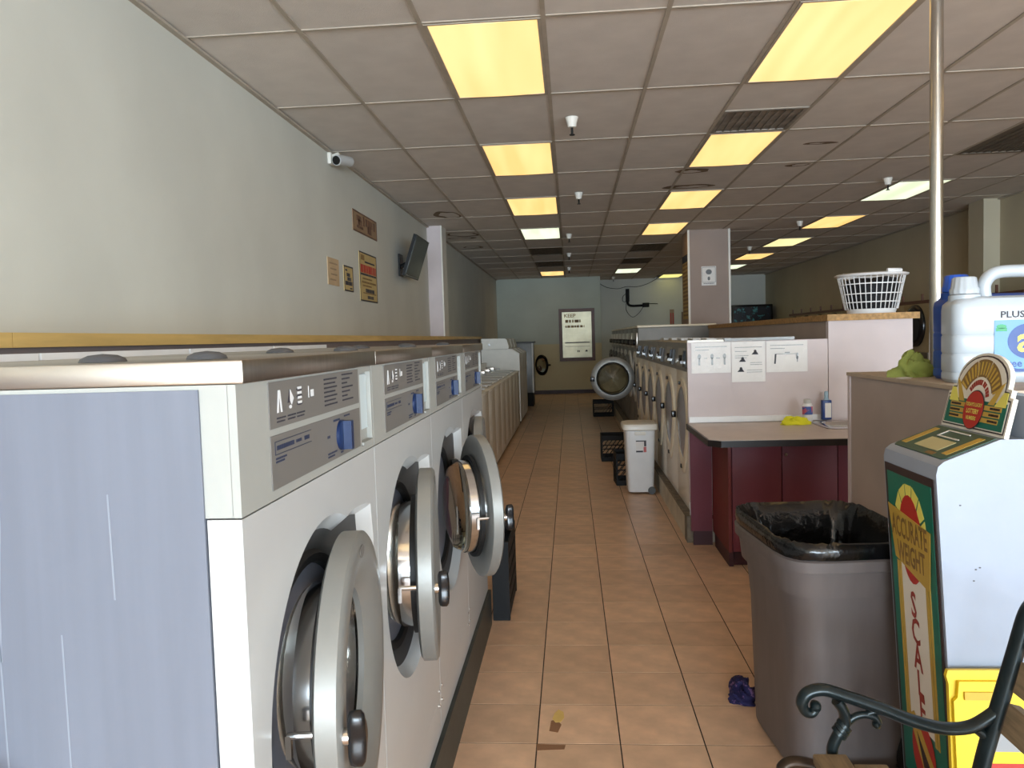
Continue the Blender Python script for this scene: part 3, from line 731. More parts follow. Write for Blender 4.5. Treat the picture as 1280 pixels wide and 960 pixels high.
for x in (-.45, .45):
    for y in (-.4, .4): ft.cyl((x, y, 0), (x, y, .03), .03, n=8)
ft.build('feet', M_dark, t)

# ------------------------------------------------------------------ counter with sink
t = thing('base_cabinet', 'maroon laminate base cabinet under the tan counter', 'cabinet', (0,0,0))
MB().box(.985, 2.0, 4.94, 5.47, .10, .814).build('carcass', M_red, t)
MB().box(.965, .984, 4.92, 5.47, .10, .814).build('side_panel', M_redl, t)
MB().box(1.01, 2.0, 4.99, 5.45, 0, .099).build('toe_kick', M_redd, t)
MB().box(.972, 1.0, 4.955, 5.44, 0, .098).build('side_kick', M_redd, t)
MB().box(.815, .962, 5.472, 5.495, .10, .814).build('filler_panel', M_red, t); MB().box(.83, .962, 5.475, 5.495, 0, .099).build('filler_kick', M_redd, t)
d1 = None
for x0, x1 in ((.99, 1.293), (1.298, 1.632), (1.637, 1.98)):
    d = MB().bbox(x0, x1, 4.918, 4.938, .105, .81, .002).build('door', M_red, t, 35)
    if x0 > 1.29 and x0 < 1.6:
        MB().lathe([(.006, 0), (.012, -.012), (.010, -.018)], 'y', (x0+.02, 4.918, .72), 14, True, True).build('knob', M_chrome, d, 40)
t = thing('countertop', 'tan laminate countertop with black edge and set-in sink', 'countertop', (0,0,0))
ct = MB(); ct.prism(FRf, [(.80,4.62),(.86,4.56),(1.64,4.56),(1.64,4.98),(1.60,5.0),(1.60,5.40),(1.64,5.43),(2.05,5.43),(2.05,5.475),(.80,5.475)], .832, .862)
ct.prism(FRf, [(1.64,4.56),(2.05,4.56),(2.05,4.98),(1.64,4.98)], .832, .862); ct.build('top', M_ctop, t)
e = MB(); e.prism(FRf, [(.79,5.475),(.79,4.615),(.856,4.55),(2.05,4.55),(2.05,4.559),(.8605,4.559),(.799,4.62),(.799,5.475)], .822, .859); e.build('edge_band', M_cedge, t)
MB().box(.83, 2.04, 4.62, 5.46, .816, .828).build('underside', M_brown, t)
t = thing('sink', 'steel drop-in sink at the right end of the counter', 'sink', (1.83, 5.20, .8625))
rim = MB(); o1 = sup(.215, .205, .004, 6); o2 = sup(.20, .19, .008, 6); i1 = sup(.175, .165, .006, 6); i2 = sup(.16, .15, -.018, 6)
MB().loft([sup(.222,.212,.0005,6), o1, o2, i1, i2], False, False).build('rim', M_chrome, t, 50)
MB().loft([i2, sup(.15, .14, -.026, 6), sup(.02, .02, -.028, 4)], False, True).build('basin', M_white, t, 50)

# things on the counter
t = thing('spray_can', 'white can with pink and blue label on the counter', 'can', (1.59, 5.38, .8625))
MB().lathe([(.030, 0), (.033, .004), (.033, .115), (.026, .13)], n=24, cap0=True, cap1=True).build('body', M_pw, t, 40)
MB().lathe([(.0335, .055), (.0335, .11)], n=24).build('label_band', mat('can_band', (196, 90, 110), .5, rgb2=(60, 90, 160), scale=25, lo=.5, hi=.52), t, 60)
MB().lathe([(.024, .13), (.024, .155), (.018, .16)], n=20, cap0=True, cap1=True).build('cap', M_white, t, 40)
t = thing('soap_bottle', 'dark blue bottle with white label and clear top on the counter', 'bottle', (1.735, 5.445, .872), .1)
MB().bbox(-.032, .032, -.018, .018, 0, .135, .006).build('body', mat('bottle_blue', (30, 62, 130), .3), t, 35)
MB().box(-.016, .026, -.0195, -.0182, .015, .115).build('label', M_paper, t)
MB().lathe([(.02, .135), (.013, .15), (.013, .19), (.009, .195)], n=16, cap0=True, cap1=True).build('pump', mat('clear_blue', (150, 180, 200), .2), t, 40)
t = tag(blob(.10, .045, .045, .35, 5).build('cleaning_cloth', M_ycloth, None, 60), 'crumpled bright yellow cloth on the tan counter', 'cloth'); t.location = (1.48, 5.28, .8625)

# notices taped to the mauve wall
def sheet(name, lab, x0, x1, z0, z1, kind, seed):
    t = thing(name, lab, 'notice', ((x0+x1)/2, 5.497, (z0+z1)/2), 0, 'taped notices on the mauve wall')
    nx, nz = 8, 6; rnd = random.Random(seed); vs = []; hx, hz = (x1-x0)/2, (z1-z0)/2
    A = [[(-hx+2*hx*i/nx, -.0028-rnd.uniform(0, .0015), -hz+2*hz*j/nz) for i in range(nx+1)] for j in range(nz+1)]
    mb = MB(); mb.loft(A, False, False, False); mb.loft([[(x, .0, z) for x, y, z in r] for r in A], False, False, False); mb.build('sheet', M_paper, t)
    F = FR((0, -.0046, 0), (1,0,0), (0,0,1)); g = MB(); k = MB()
    scribble(g, F, -hx*.8, hx*.8, hz*.72, .005, 0, .0006, .15, rnd); scribble(g, F, -hx*.8, -hx*.1, hz*.52, .005, 0, .0006, .15, rnd)
    if kind == 0:
        for u in (-.6, .05, .68):
            g.ell(F, u*hx, .01, .012, .018, 0, .0006, 10); g.rect(F, u*hx-.006, u*hx+.006, -.05, .0, 0, .0006)
        g.rect(F, -hx*.35, -hx*.2, -.005, .0, 0, .0006); g.rect(F, hx*.25, hx*.45, -.005, .0, 0, .0006)
    elif kind == 1:
        for u, v in ((.4, .45), (-.35, .1), (-.45, -.4)):
            k.ell(F, u*hx, v*hz+.008, .010, .012, 0, .0007, 9); k.prism(F, [(u*hx-.025, v*hz-.014), (u*hx+.022, v*hz-.014), (u*hx+.012, v*hz+.004), (u*hx-.012, v*hz+.002)], 0, .0007)
        for v, a, b in ((.3, -.8, 0), (.2, -.8, -.1), (-.05, .1, .8), (-.15, .1, .8), (-.42, -.1, .8), (-.52, -.1, .8)): scribble(g, F, a*hx, b*hx, v*hz, .004, 0, .0006, .2, rnd)
    else:
        g.rect(F, -hx*.55, hx*.5, .015, .019, 0, .0006); g.rect(F, -hx*.1, hx*.15, .022, .03, 0, .0006)
        k.prism(F, [(-hx*.62, -.05), (-hx*.54, -.05), (-hx*.5, .018), (-hx*.58, .018)], 0, .0007); g.ell(F, hx*.5, .0, .010, .025, 0, .0006, 9); g.rect(F, hx*.48, hx*.53, -.04, 0, 0, .0006)
    g.build('printed_text', M_pgrey, t)
    if k.v: k.build('printed_figure', M_ink, t)
sheet('notice', 'left taped paper notice with three small figures on mauve wall', .838, 1.108, 1.209, 1.421, 0, 1)
sheet('notice', 'middle taped paper notice hanging lowest with three black drawings', 1.113, 1.342, 1.142, 1.421, 1, 2)
sheet('notice', 'right taped paper notice with a line drawing on mauve wall', 1.348, 1.627, 1.204, 1.419, 2, 3)
# notice on the column
t = thing('notice', 'small framed white notice on the mauve column', 'notice', (2.13, 12.117, 2.36))
MB().box(-.11, .11, -.004, .0, -.145, .145).build('sheet', M_paper, t)
F = FR((0, -.0042, 0), (1,0,0), (0,0,1)); g = MB(); g.ell(F, 0, .06, .045, .04, 0, .001, 16); g.ell(F, 0, -.04, .02, .03, 0, .001, 12); scribble(g, F, -.08, .08, -.115, .012, 0, .001); g.build('printed_figure', M_dgrey, t)
f = MB()
for a in ((-.1, .1, .128, .133), (-.1, .1, -.098, -.094), (-.1, -.096, -.094, .128), (.096, .1, -.094, .128)): f.rect(F, a[0], a[1], a[2], a[3], 0, .001)
f.build('border', M_dgrey, t)

# ------------------------------------------------------------------ left wall signs, camera, tv
def wsign(lab, y0, y1, z0, z1, m, border, lines, seed, cat='sign'):
    t = thing('wall_sign', lab, cat, (XL+.0005, (y0+y1)/2, (z0+z1)/2), 0, 'signs on the left wall')
    hy, hz = (y1-y0)/2, (z1-z0)/2
    MB().box(0, .006, -hy, hy, -hz, hz).build('plate', m, t); F = FR((.006, 0, 0), (0,1,0), (0,0,1)); rnd = random.Random(seed)
    if border:
        b = MB(); w_ = .012
        b.rect(F, -hy, hy, hz-w_, hz, 0, .002); b.rect(F, -hy, hy, -hz, -hz+w_, 0, .002); b.rect(F, -hy, -hy+w_, -hz+w_, hz-w_, 0, .002); b.rect(F, hy-w_, hy, -hz+w_, hz-w_, 0, .002); b.build('border', border, t)
    by = {}
    for u0, u1, v, h, mm in lines:
        g = by.setdefault(mm.name, (MB(), mm))[0]; scribble(g, F, u0*hy, u1*hy, v*hz, h, 0, .0015, .25, rnd)
    for g, mm in by.values(): g.build('printed_text', mm, t)
wsign('brown landscape sign high on the left wall', 6.91, 7.77, 2.51, 2.70, M_brownp, M_brown, [(-.72,-.35,.35,.05,M_brown),(-.6,-.3,0,.05,M_brown),(-.7,-.2,-.45,.025,M_brown),(-.2,-.08,.3,.09,M_brown),(.0,.6,.3,.07,M_brown),(.7,.82,.25,.08,M_brown),(.15,.5,-.35,.07,M_brown)], 1)
wsign('faded pinkish paper, leftmost of the low signs on the left wall', 6.12, 6.42, 1.97, 2.19, M_pinkp, None, [(-.7,.7,.6,.012,M_brownp),(-.6,.5,.2,.012,M_brownp),(-.5,.6,-.2,.012,M_brownp),(-.7,.4,-.6,.012,M_brownp)], 2)
wsign('narrow cream sign between the faded paper and the tall sign', 6.56, 6.84, 1.945, 2.165, M_tanp, M_ink, [(-.7,-.3,.65,.015,M_ink),(-.4,.3,.3,.03,M_ink),(-.3,.5,-.02,.03,M_ink),(-.75,.75,-.36,.035,M_ink),(.2,.7,-.75,.012,M_ink)], 3)
wsign('tall cream sign with a red headline on the left wall', 7.07, 7.70, 1.884, 2.342, M_tanp, M_ink, [(-.85,-.4,.78,.05,M_sdk),(-.4,.75,.62,.015,M_ink),(-.88,.9,.33,.075,M_sred),(-.9,.9,.1,.018,M_ink),(-.7,.4,-.07,.015,M_sdk),(-.8,.85,-.22,.018,M_sdk),(-.7,.3,-.36,.015,M_sdk),(-.4,.6,-.55,.035,M_ink),(-.7,.8,-.66,.01,M_sdk),(-.2,.5,-.82,.03,M_ink)], 4)
t = thing('security_camera', 'white bullet security camera where left wall meets ceiling', 'camera', (XL, 6.3, 2.99))
MB().bbox(.0005, .03, -.05, .05, -.04, .05, .004).build('mount_plate', M_white_trim, t, 35)
MB().tube([(.03,0,.03),(.08,-.02,.04),(.10,-.03,.01)], .013, 10).build('bracket', M_white_trim, t, 50)
rot = Matrix.Rotation(math.radians(-30), 3, 'Z')
c = MB(); c.tube([(.14,.10,.0),(.11,-.03,-.015),(.09,-.10,-.03)], .042, 20); c.build('housing', M_white, t, 40)
c = MB(); c.tube([(.0898,-.1008,-.0302),(.088,-.106,-.0315)], .035, 20); c.build('lens', M_black, t, 40)
# wall tv tilted down on a bracket
t = thing('television', 'small dark flat television tilted on a bracket on the left wall', 'television', (XL, 8.86, 2.44))
top, bot = Vector((.275, 0, .22)), Vector((.125, 0, -.22)); u = (top-bot).normalized(); r = Vector((0, 1, 0)); F = FR((.20, 0, 0), r, u)
MB().rect(F, -.38, .38, -.235, .235, -.035, 0).build('case', M_black, t)
MB().rect(F, -.36, .36, -.205, .215, .0005, .002).build('screen', M_tv, t)
b = MB(); b.rect(F, -.3, .3, -.222, -.215, .0005, .003); b.build('trim', M_pgrey, t)
b = MB(); b.tube([(.005, -.05, -.1), (.08, -.05, -.06), (.155, -.02, .0)], .025, 10); b.box(.0005, .02, -.12, .05, -.2, .05); b.build('bracket', M_black, t)

# ------------------------------------------------------------------ back wall things
t = thing('framed_mirror', 'brown framed mirror with lettering on the back wall', 'mirror', (.178, 20.598, 1.55))
fm = MB(); fm.box(-.47, .47, -.035, 0, .60, .69); fm.box(-.47, .47, -.035, 0, -.69, -.60); fm.box(-.47, -.385, -.035, 0, -.6, .6); fm.box(.385, .47, -.035, 0, -.6, .6); fm.build('frame', M_brown, t)
MB().box(-.384, .384, -.012, 0, -.599, .599).build('glass', M_mirror, t)
F = FR((0, -.0125, 0), (1,0,0), (0,0,1))
text('lettering', 'KEEP', .13, M_sdk, t, F, -.18, .50, .001, 1.1)
g = MB(); rnd = random.Random(9); scribble(g, F, -.30, .10, .36, .075, 0, .001, .3, rnd); scribble(g, F, -.30, .20, .22, .06, 0, .001, .3, rnd); g.build('lettering', M_sdk, t)
g = MB(); g.rect(F, -.32, .33, -.22, -.19, 0, .001); g.rect(F, -.32, .33, -.31, -.30, 0, .001); g.build('etched_lines', M_lab, t)
g = MB(); g.rect(F, -.0, .02, -.46, -.41, 0, .001); g.rect(F, .04, .06, -.46, -.41, 0, .001); g.prism(F, [(.2,-.45),(.27,-.45),(.26,-.40),(.22,-.41)], 0, .001); g.build('etched_marks', M_ink, t)
t = thing('tv_bracket', 'empty black television arm with dangling cable on the back wall', 'bracket', (1.62, 21.998, 2.55))
b = MB(); b.bbox(-.05, .05, -.08, 0, -.12, .24, .006); b.build('wall_plate', M_crate, t)
MB().tube(bez([(0, -.06, -.1), (.02, -.08, -.2), (.12, -.1, -.24), (.35, -.12, -.24), (.48, -.14, -.24)], 6), .034, 8).build('arm', M_crate, t, 50)
MB().bbox(.40, .58, -.2, -.1, -.29, -.17, .01).build('head', M_crate, t, 35)
MB().tube([(.55, -.15, -.2), (.7, -.16, -.2), (.82, -.16, -.21)], .012, 6).build('tilt_rod', M_crate, t)
MB().tube(bez([(-.02, -.05, -.08), (-.04, -.05, -.35), (.12, -.05, -.55), (.3, -.05, -.45), (.42, -.08, -.28)], 8), .007, 6).build('loose_cable', M_dark, t)
MB().tube(bez([(-.05, -.03, .1), (-.13, -.04, .02), (-.13, -.04, -.1), (-.04, -.03, -.12)], 8), .008, 6).build('cable_loop', M_dark, t)
o = MB().tube(bez([(.83, 21.97, 2.98), (1.05, 21.95, 2.85), (1.35, 21.95, 2.8), (1.6, 21.95, 2.85), (1.9, 21.95, 2.84), (2.2, 21.95, 2.92), (2.45, 21.9, 3.05)], 8), .008, 6).build('cable', M_dark); tag(o, 'dark cable swagging along the top of the back wall', 'cable')
t = thing('wall_sign', 'narrow vertical reddish sign on the far back wall', 'sign', (2.84, 21.9985, 1.98))
MB().box(-.06, .06, -.006, 0, -.26, .2).build('plate', M_brownp, t); F = FR((0, -.0062, 0), (1,0,0), (0,0,1)); g = MB(); g.rect(F, -.045, -.015, -.2, .1, 0, .001); g.rect(F, .015, .045, -.2, .1, 0, .001); g.build('printed_text', M_sred, t)
d = struct(MB().box(3.1, 3.95, 21.94, 21.999, 0, 2.1).build('door_1', mat('door_brown', (120, 98, 76), .6, var=.06)))
MB().lathe([(.03, 0), (.03, -.03), (.02, -.05)], 'y', (3.2, 21.94, 1.0), 14, True, True).build('door_handle', M_chrome, d)

# ------------------------------------------------------------------ aisle: white bin, crates
t = thing('white_bin', 'tall white plastic wheeled bin with rim lid beside the cream-doored washers', 'bin', (.628, 7.42, 0))
rings = [sup(.118, .15, .02, 6), sup(.122, .155, .03, 6), sup(.14, .175, .56, 6), sup(.142, .178, .60, 6)]
MB().loft(rings).build('body', M_pw, t, 40)
MB().loft([sup(.150, .186, .601, 6), sup(.164, .20, .61, 6), sup(.166, .202, .645, 6), sup(.158, .194, .66, 6), sup(.12, .155, .668, 6)]).build('lid', M_creamw, t, 40)
MB().bbox(-.055, .045, -.196, -.17, .56, .592, .006).build('handle', M_creamw, t, 35)
F = FR((0, -.171, 0), (1,0,0), (0,.0, 1)); lb = MB().rect(F, -.045, .05, .40, .51, -.012, .006).build('sticker', M_paper, t)
g = MB(); g.rect(F, -.045, .05, .50, .51, .006, .007); g.rect(F, .03, .05, .455, .50, .006, .007); g.rect(F, -.045, .02, .40, .415, .006, .007); g.build('sticker_print', M_ink, lb)
g = MB(); g.rect(F, .025, .05, .40, .45, .006, .007); g.build('sticker_flash', mat('pinkred', (190, 90, 90), .5), lb)
for sx in (1,): MB().lathe([(.035, -.165), (.035, -.14)], 'y', (.095, 0, .036), 18, True, True).build('wheel', M_dgrey, t)
def crate(lab, x, y, rz, sx, sy, sz, tilt=None):
    t = thing('milk_crate', lab, 'crate', (x, y, 0), rz, 'black plastic milk crates on the floor')
    hx, hy = sx/2, sy/2; m = MB(); w_ = .016
    for a in (-hx, hx-w_):
        for b in (-hy, hy-w_): m.box(a, a+w_, b, b+w_, 0, sz)
    m.build('corner_posts', M_crate, t)['kind'] = 'stuff'
    for z0, z1, nm in ((0, .05, 'lower_band'), (sz-.06, sz, 'top_band')):
        r = MB(); r.box(-hx+w_, hx-w_, -hy, -hy+.008, z0, z1); r.box(-hx+w_, hx-w_, hy-.008, hy, z0, z1); r.box(-hx, -hx+.008, -hy+w_, hy-w_, z0, z1); r.box(hx-.008, hx, -hy+w_, hy-w_, z0, z1); r.build(nm, M_crate, t)
    g = MB(); zz0, zz1 = .05, sz-.06
    for F, L in ((FR((0,-hy+.004,0),(1,0,0),(0,0,1)), hx), (FR((0,hy-.004,0),(1,0,0),(0,0,1)), hx), (FR((-hx+.004,0,0),(0,1,0),(0,0,1)), hy), (FR((hx-.004,0,0),(0,1,0),(0,0,1)), hy)):
        n = max(4, int(2*L/.055)); hh = (zz1-zz0)
        for i in range(-3, n+1):
            u0 = -L+w_+(2*L-2*w_)*i/n; 
            u1 = u0+hh*.8; a0 = max(u0, -L+w_); a1 = min(u1, L-w_)
            if a1-a0 < .01: continue
            va = zz0+(a0-u0)/.8; vb = zz0+(a1-u0)/.8
            g.prism(F, [(a0-.004,va),(a0+.006,va),(a1+.004,vb),(a1-.006,vb)], -.003, .003)
        g.rect(F, -L+w_, L-w_, (zz0+zz1)/2-.006, (zz0+zz1)/2+.006, -.0028, .0028)
    g.build('lattice', M_crate, t)
    MB().box(-hx+w_, hx-w_, -hy+w_, hy-w_, .004, .012).build('floor_grid', M_crate, t)
    return t
crate('black milk crate with diagonal lattice left of the white bin, farther one', .50, 9.38, 0, .33, .33, .31)
crate('black milk crate tucked directly behind the left edge of the white bin', .575, 7.86, .05, .32, .3, .32)
crate('black milk crate on the floor below the open round washer door', .58, 14.6, 0, .38, .33, .30)
t = thing('milk_crate', 'black slatted crate standing against the fourth left washer', 'crate', (-.40, 4.27, 0))
for y in (-.24, .24): MB().box(-.045, .045, y-.012, y+.012, 0, .42).build('end_board', M_crate, t)
for z in (.02, .1, .18, .26, .34):
    for x in (-.045, .035): MB().box(x, x+.01, -.227, .227, z, z+.06).build('slat', M_crate, t)

# ------------------------------------------------------------------ steel pole, basket
t = thing('support_pole', 'shiny steel support pole rising from the half wall to the ceiling', 'pole', (1.635, 3.62, 1.2805))
ZP = ZC-1.2805
MB().lathe([(.0275, .013), (.0275, ZP-.014)], n=32, cap0=True, cap1=True).build('shaft', M_chrome if False else mat('pole_steel', (190, 186, 178), .22, 1.0, var=.05), t, 40)
MB().lathe([(.07, 0), (.07, .006), (.045, .012)], n=28, cap0=True, cap1=True).build('floor_flange', M_steel, t, 40)
MB().lathe([(.045, ZP-.0135), (.07, ZP-.010), (.07, ZP-.0065)], n=28, cap0=True, cap1=True).build('ceiling_flange', M_steel, t, 40)
t = thing('laundry_basket', 'white plastic lattice laundry basket on the wooden bulkhead ledge', 'basket', (2.19, 5.86, 1.5905))
def br_(z): return .165+.06*(z/.29)
n = 36; g = MB()
for i in range(n):
    a = 2*PI*i/n; ca, sa = math.cos(a), math.sin(a)
    g.tube([(br_(.035)*ca*1.02, br_(.035)*sa, .035), (br_(.28)*ca*1.02, br_(.28)*sa, .28)], .0032, 4)
g.build('upright_lattice', M_pw, t)
g = MB()
for z in (.085, .145, .215): g.lathe([(br_(z)-.002, z-.0035), (br_(z)+.004, z-.0035), (br_(z)+.005, z+.0035), (br_(z)-.001, z+.0035), (br_(z)-.002, z-.0035)], n=44)
g.build('hoops', M_pw, t)
MB().lathe([(.15, 0), (.160, .0), (.168, .035), (.160, .037), (.155, .006), (.001, .005)], n=44).build('base', M_pw, t, 40)
MB().lathe([(.222, .272), (.228, .268), (.246, .275), (.250, .284), (.232, .292), (.222, .288), (.222, .272)], n=48).build('rim', M_pw, t, 50)
for s_ in (-1, 1):
    pts = [(.232*math.cos(a+s_*PI/2+.35)*1.0, .232*math.sin(a+s_*PI/2+.35), .298) for a in [-.25+.5*i/8 for i in range(9)]]
    MB().tube(pts, .015, 8).build('hand_grip', M_pw, t, 50)
rnd = random.Random(11); rr = []
for z, k in ((.012, .80), (.06, .86), (.14, .88), (.20, .87), (.235, .80), (.25, .5), (.245, .05)):
    rr.append([((br_(z)*k*(1+.03*math.sin(3*a+9*z)+rnd.uniform(-.015, .015)))*math.cos(a), (br_(z)*k*(1+.03*math.cos(4*a+11*z)))*math.sin(a), z+(.018*math.sin(2*a+3) if z > .2 else 0)) for a in [2*PI*i/40 for i in range(40)]])
o = tag(MB().loft(rr).build('dark_laundry', M_clothes, None, 60), 'dark clothes bundled inside the white laundry basket', 'laundry'); o.location = (2.19, 5.86, 1.5905)


# ------------------------------------------------------------------ big grey bin with liner
t = thing('trash_can', 'large grey-brown trash can with black liner in front of the half wall', 'trash can', (.872, 2.79, 0), math.radians(6))
prof = [(.175, .235, .005), (.19, .25, .02), (.197, .262, .3), (.202, .274, .60), (.205, .278, .655), (.228, .302, .66), (.236, .312, .745), (.248, .325, .75), (.250, .327, .785), (.240, .318, .79), (.222, .30, .785), (.20, .27, .5), (.19, .26, .06)]
MB().loft([sup(a, b, z*.965, 5, 56) for a, b, z in prof]).build('body', M_can, t, 35)
rnd = random.Random(4)
def crinkle(a, b, z, k):
    return [(x*(1+rnd.uniform(-k, k)), y*(1+rnd.uniform(-k, k)), zz+rnd.uniform(-k, k)*.35) for x, y, zz in sup(a, b, z, 5, 90)]
MB().loft([crinkle(.241, .319, .762, .003), crinkle(.246, .325, .785, .006), crinkle(.243, .320, .812, .01), crinkle(.234, .310, .817, .012), crinkle(.214, .285, .78, .02), crinkle(.20, .265, .68, .03), crinkle(.185, .24, .56, .04), crinkle(.12, .16, .50, .06), crinkle(.02, .03, .47, .1)], False, True).build('liner', M_bag, t, 70)
hd = MB(); hd.bbox(-.04, .04, -.301, -.285, .68, .69, .003); hd.bbox(-.04, .04, -.301, -.285, .70, .71, .003); hd.build('hand_grip', M_can, t, 35)
for s_ in (1,):
    wh = MB().lathe([(.075, -.215), (.08, -.205), (.08, -.185), (.075, -.175)], 'y', (.21, -.04, .082), 24, True, True).build('wheel', M_rub, t, 40)
    MB().lathe([(.012, -.222), (.012, -.2155)], 'y', (.21, -.04, .082), 12, True, True).build('hub', M_pgrey, wh)
o = tag(blob(.055, .075, .06, .4, 21).build('rag', M_bluerag, None, 60), 'dark blue patterned rag on the floor beside the trash can', 'rag'); o.location = (.655, 3.17, .001) if False else (.665, 3.14, .0)

# ------------------------------------------------------------------ jugs and rag on the half wall
def jug(name, lab, x, y, z, rz, body, cap, white=True):
    t = thing(name, lab, 'jug', (x, y, z), rz); t.scale = (1.08, 1.08, 1.08) if white else (1.14, 1.14, 1.14)
    hx, hy = .17, .075
    rings = [sup(hx*.94, hy*.9, 0, 5), sup(hx, hy, .012, 5)]
    for k in range(3):
        z0 = .03+k*.062; rings += [sup(hx, hy, z0, 5), sup(hx*.985, hy*.97, z0+.006, 5), sup(hx, hy, z0+.012, 5), sup(hx, hy, z0+.05, 5)]
    rings += [sup(hx, hy, .245, 5), sup(hx*.985, hy*.97, .262, 5), sup(hx*.9, hy*.86, .278, 4), sup(hx*.7, hy*.6, .286, 4)]
    b = MB().loft(rings).build('body', body, t, 35)
    h = MB() if white else None
    if white: h.tube(bez([(-.045, 0, .27), (-.05, 0, .325), (-.02, 0, .362), (.05, 0, .368), (.12, 0, .36), (.150, 0, .32), (.155, 0, .262)], 8), .021, 14, flat=(1.1, 1)); h.build('handle', body, t, 60)
    MB().lathe([(.048, .262), (.048, .292), (.042, .296)], 'z', (-.112, 0, 0), 28, True, True).build('neck', body, t, 40)
    c = MB(); rr = []
    for r, z_ in ((.043, .297), (.044, .312), (.040, .318), (.036, .350), (.030, .354)):
        rr.append([(-.112+r*(1+.025*math.cos(14*a))*math.cos(a), r*(1+.025*math.cos(14*a))*math.sin(a), z_) for a in [2*PI*i/56 for i in range(56)]])
    c.loft(rr).build('cap', cap, t, 50)
    return t
jg = jug('detergent_jug', 'large white detergent jug with light blue label on the half wall', 1.555, 2.95, 1.2805, math.radians(-4), M_jug, M_jug)
F = FR((-.03, -.0752, 0), (1,0,0), (0,0,1)); 
lb = MB().rect(F, -.02, .155, .035, .205, -.004, .0015).build('label', M_lblue, jg)
MB().ell(F, .085, .135, .065, .058, .0016, .0024, 32).build('label_disc', M_dblue, lb)
text('brand_lettering', 'all', .115, M_syel, lb, F, .095, .137, .0032, .95)
text('label_lettering', 'free clear', .034, M_dblue, lb, F, .075, .062, .0022, 1.0)
text('label_lettering', 'PLUS+', .030, M_ink, jg, F, .045, .222, .0008, 1.15)
g = MB(); g.rect(F, -.016, .018, .168, .180, .0016, .0022); g.ell(F, .001, .184, .016, .008, .0016, .0022, 14); g.build('label_leaf', M_lgreen, lb)
MB().prism(F, [(-.02,.035),(.155,.035),(.155,.052),(.11,.044),(.05,.045),(.0,.058),(-.02,.07)], .0016, .0022).build('label_wave', M_dblue, lb)
bj = jug('detergent_jug', 'blue detergent jug mostly hidden behind the white jug', 1.632, 3.17, 1.2805, math.radians(3), mat('jug_blue', (22, 72, 160), .35), mat('cap_blue', (40, 92, 200), .35), False)
o = tag(blob(.075, .06, .085, .45, 31).build('green_rag', M_gcloth, None, 60), 'crumpled green rag on the half wall beside the jugs', 'rag'); o.location = (1.43, 3.36, 1.2802)
o = tag(MB().prism(FR((1.335, 3.22, 1.2803), (1,0,0), (0,1,0)), [(-.018,0),(.03,.02),(.075,.10),(.03,.11),(-.012,.06)], 0, .0015).build('paper_scrap', M_paper), 'torn scrap of white paper on the half wall edge', 'paper')

# ------------------------------------------------------------------ coin scale
SX, SY0, SY1 = .94, 2.08, 2.42
t = thing('coin_scale', 'white coin-operated weighing scale with green and gold art front', 'scale', (0,0,0))
Fp = FR((0, SY0, 0), (1,0,0), (0,0,1))
side = [(1.0, .10), (.94, 1.10), (.945, 1.122), (.96, 1.135), (1.10, 1.19), (1.30, 1.19), (1.34, .10)]
MB().prism(Fp, side, -(SY1-SY0), 0).build('body', M_sw, t, 25)
MB().bbox(.72, 1.36, SY0-.02, SY1+.02, 0.001, .099, .02).build('platform', M_sw, t, 35)
U = Vector((.94-1.0, 0, 1.0)).normalized(); L = math.hypot(.06, 1.0)
Ff = FR((1.0, (SY0+SY1)/2, .10), (0,-1,0), U)    # front face
fp = MB().rect(Ff, -.158, .158, .03, L-.015, .0008, .003).build('front_panel', M_sbrown, t)
MB().rect(Ff, -.142, .142, .045, L-.038, .003, .004).build('green_field', M_sgreen, fp)
MB().rect(Ff, -.075, .075, .235, L-.30, .004, .0048).build('cream_strip', M_scream, fp)
for u0, u1 in ((-.105, -.094), (-.09, -.076), (.076, .09), (.094, .105)): MB().rect(Ff, u0, u1, .22, L-.30, .004, .0052).build('gold_stripe', M_sgold, fp)
MB().ell(Ff, 0, L-.215, .072, .128, .0053, .006).build('red_oval', M_sred, fp)
r = MB()
for i in range(7):
    a = PI*(i+.5)/7+0; r.prism(Ff, [(.075*math.cos(a-.18), L-.20+.10*math.sin(a-.18)), (.105*math.cos(a-.2), L-.20+.145*math.sin(a-.2)), (.105*math.cos(a+.2), L-.20+.145*math.sin(a+.2)), (.075*math.cos(a+.18), L-.20+.10*math.sin(a+.18))], .0045, .0052)
r.build('gold_rays', M_syel, fp)
MB().prism(Ff, [(-.14,L-.135),(.13,L-.165),(.108,L-.335),(-.108,L-.29)], .0062, .0072).build('gold_banner', M_sgold, fp)
text('lettering', 'ACCURATE', .085, M_sdk, fp, Ff, -.005, L-.195, .0078, .52); text('lettering', 'WEIGHT', .085, M_sdk, fp, Ff, 0, L-.268, .0078, .54)
for i, ch in enumerate('SCALE'): text('lettering', ch, .105, M_sletter, fp, Ff, .004*i-.008, .592-.076*i, .0056, .75)
MB().ell(Ff, 0, .155, .075, .10, .0053, .006).build('red_oval', M_sred, fp)
MB().prism(Ff, [(-.085,.24),(-.05,.265),(.075,.14),(.055,.10),(.0,.105)], .0062, .007).build('gold_blade', M_sgold, fp)
MB().prism(Ff, [(-.035,.21),(.042,.135),(.0,.12)], .0071, .0076).build('blade_inset', M_sbrown, fp)
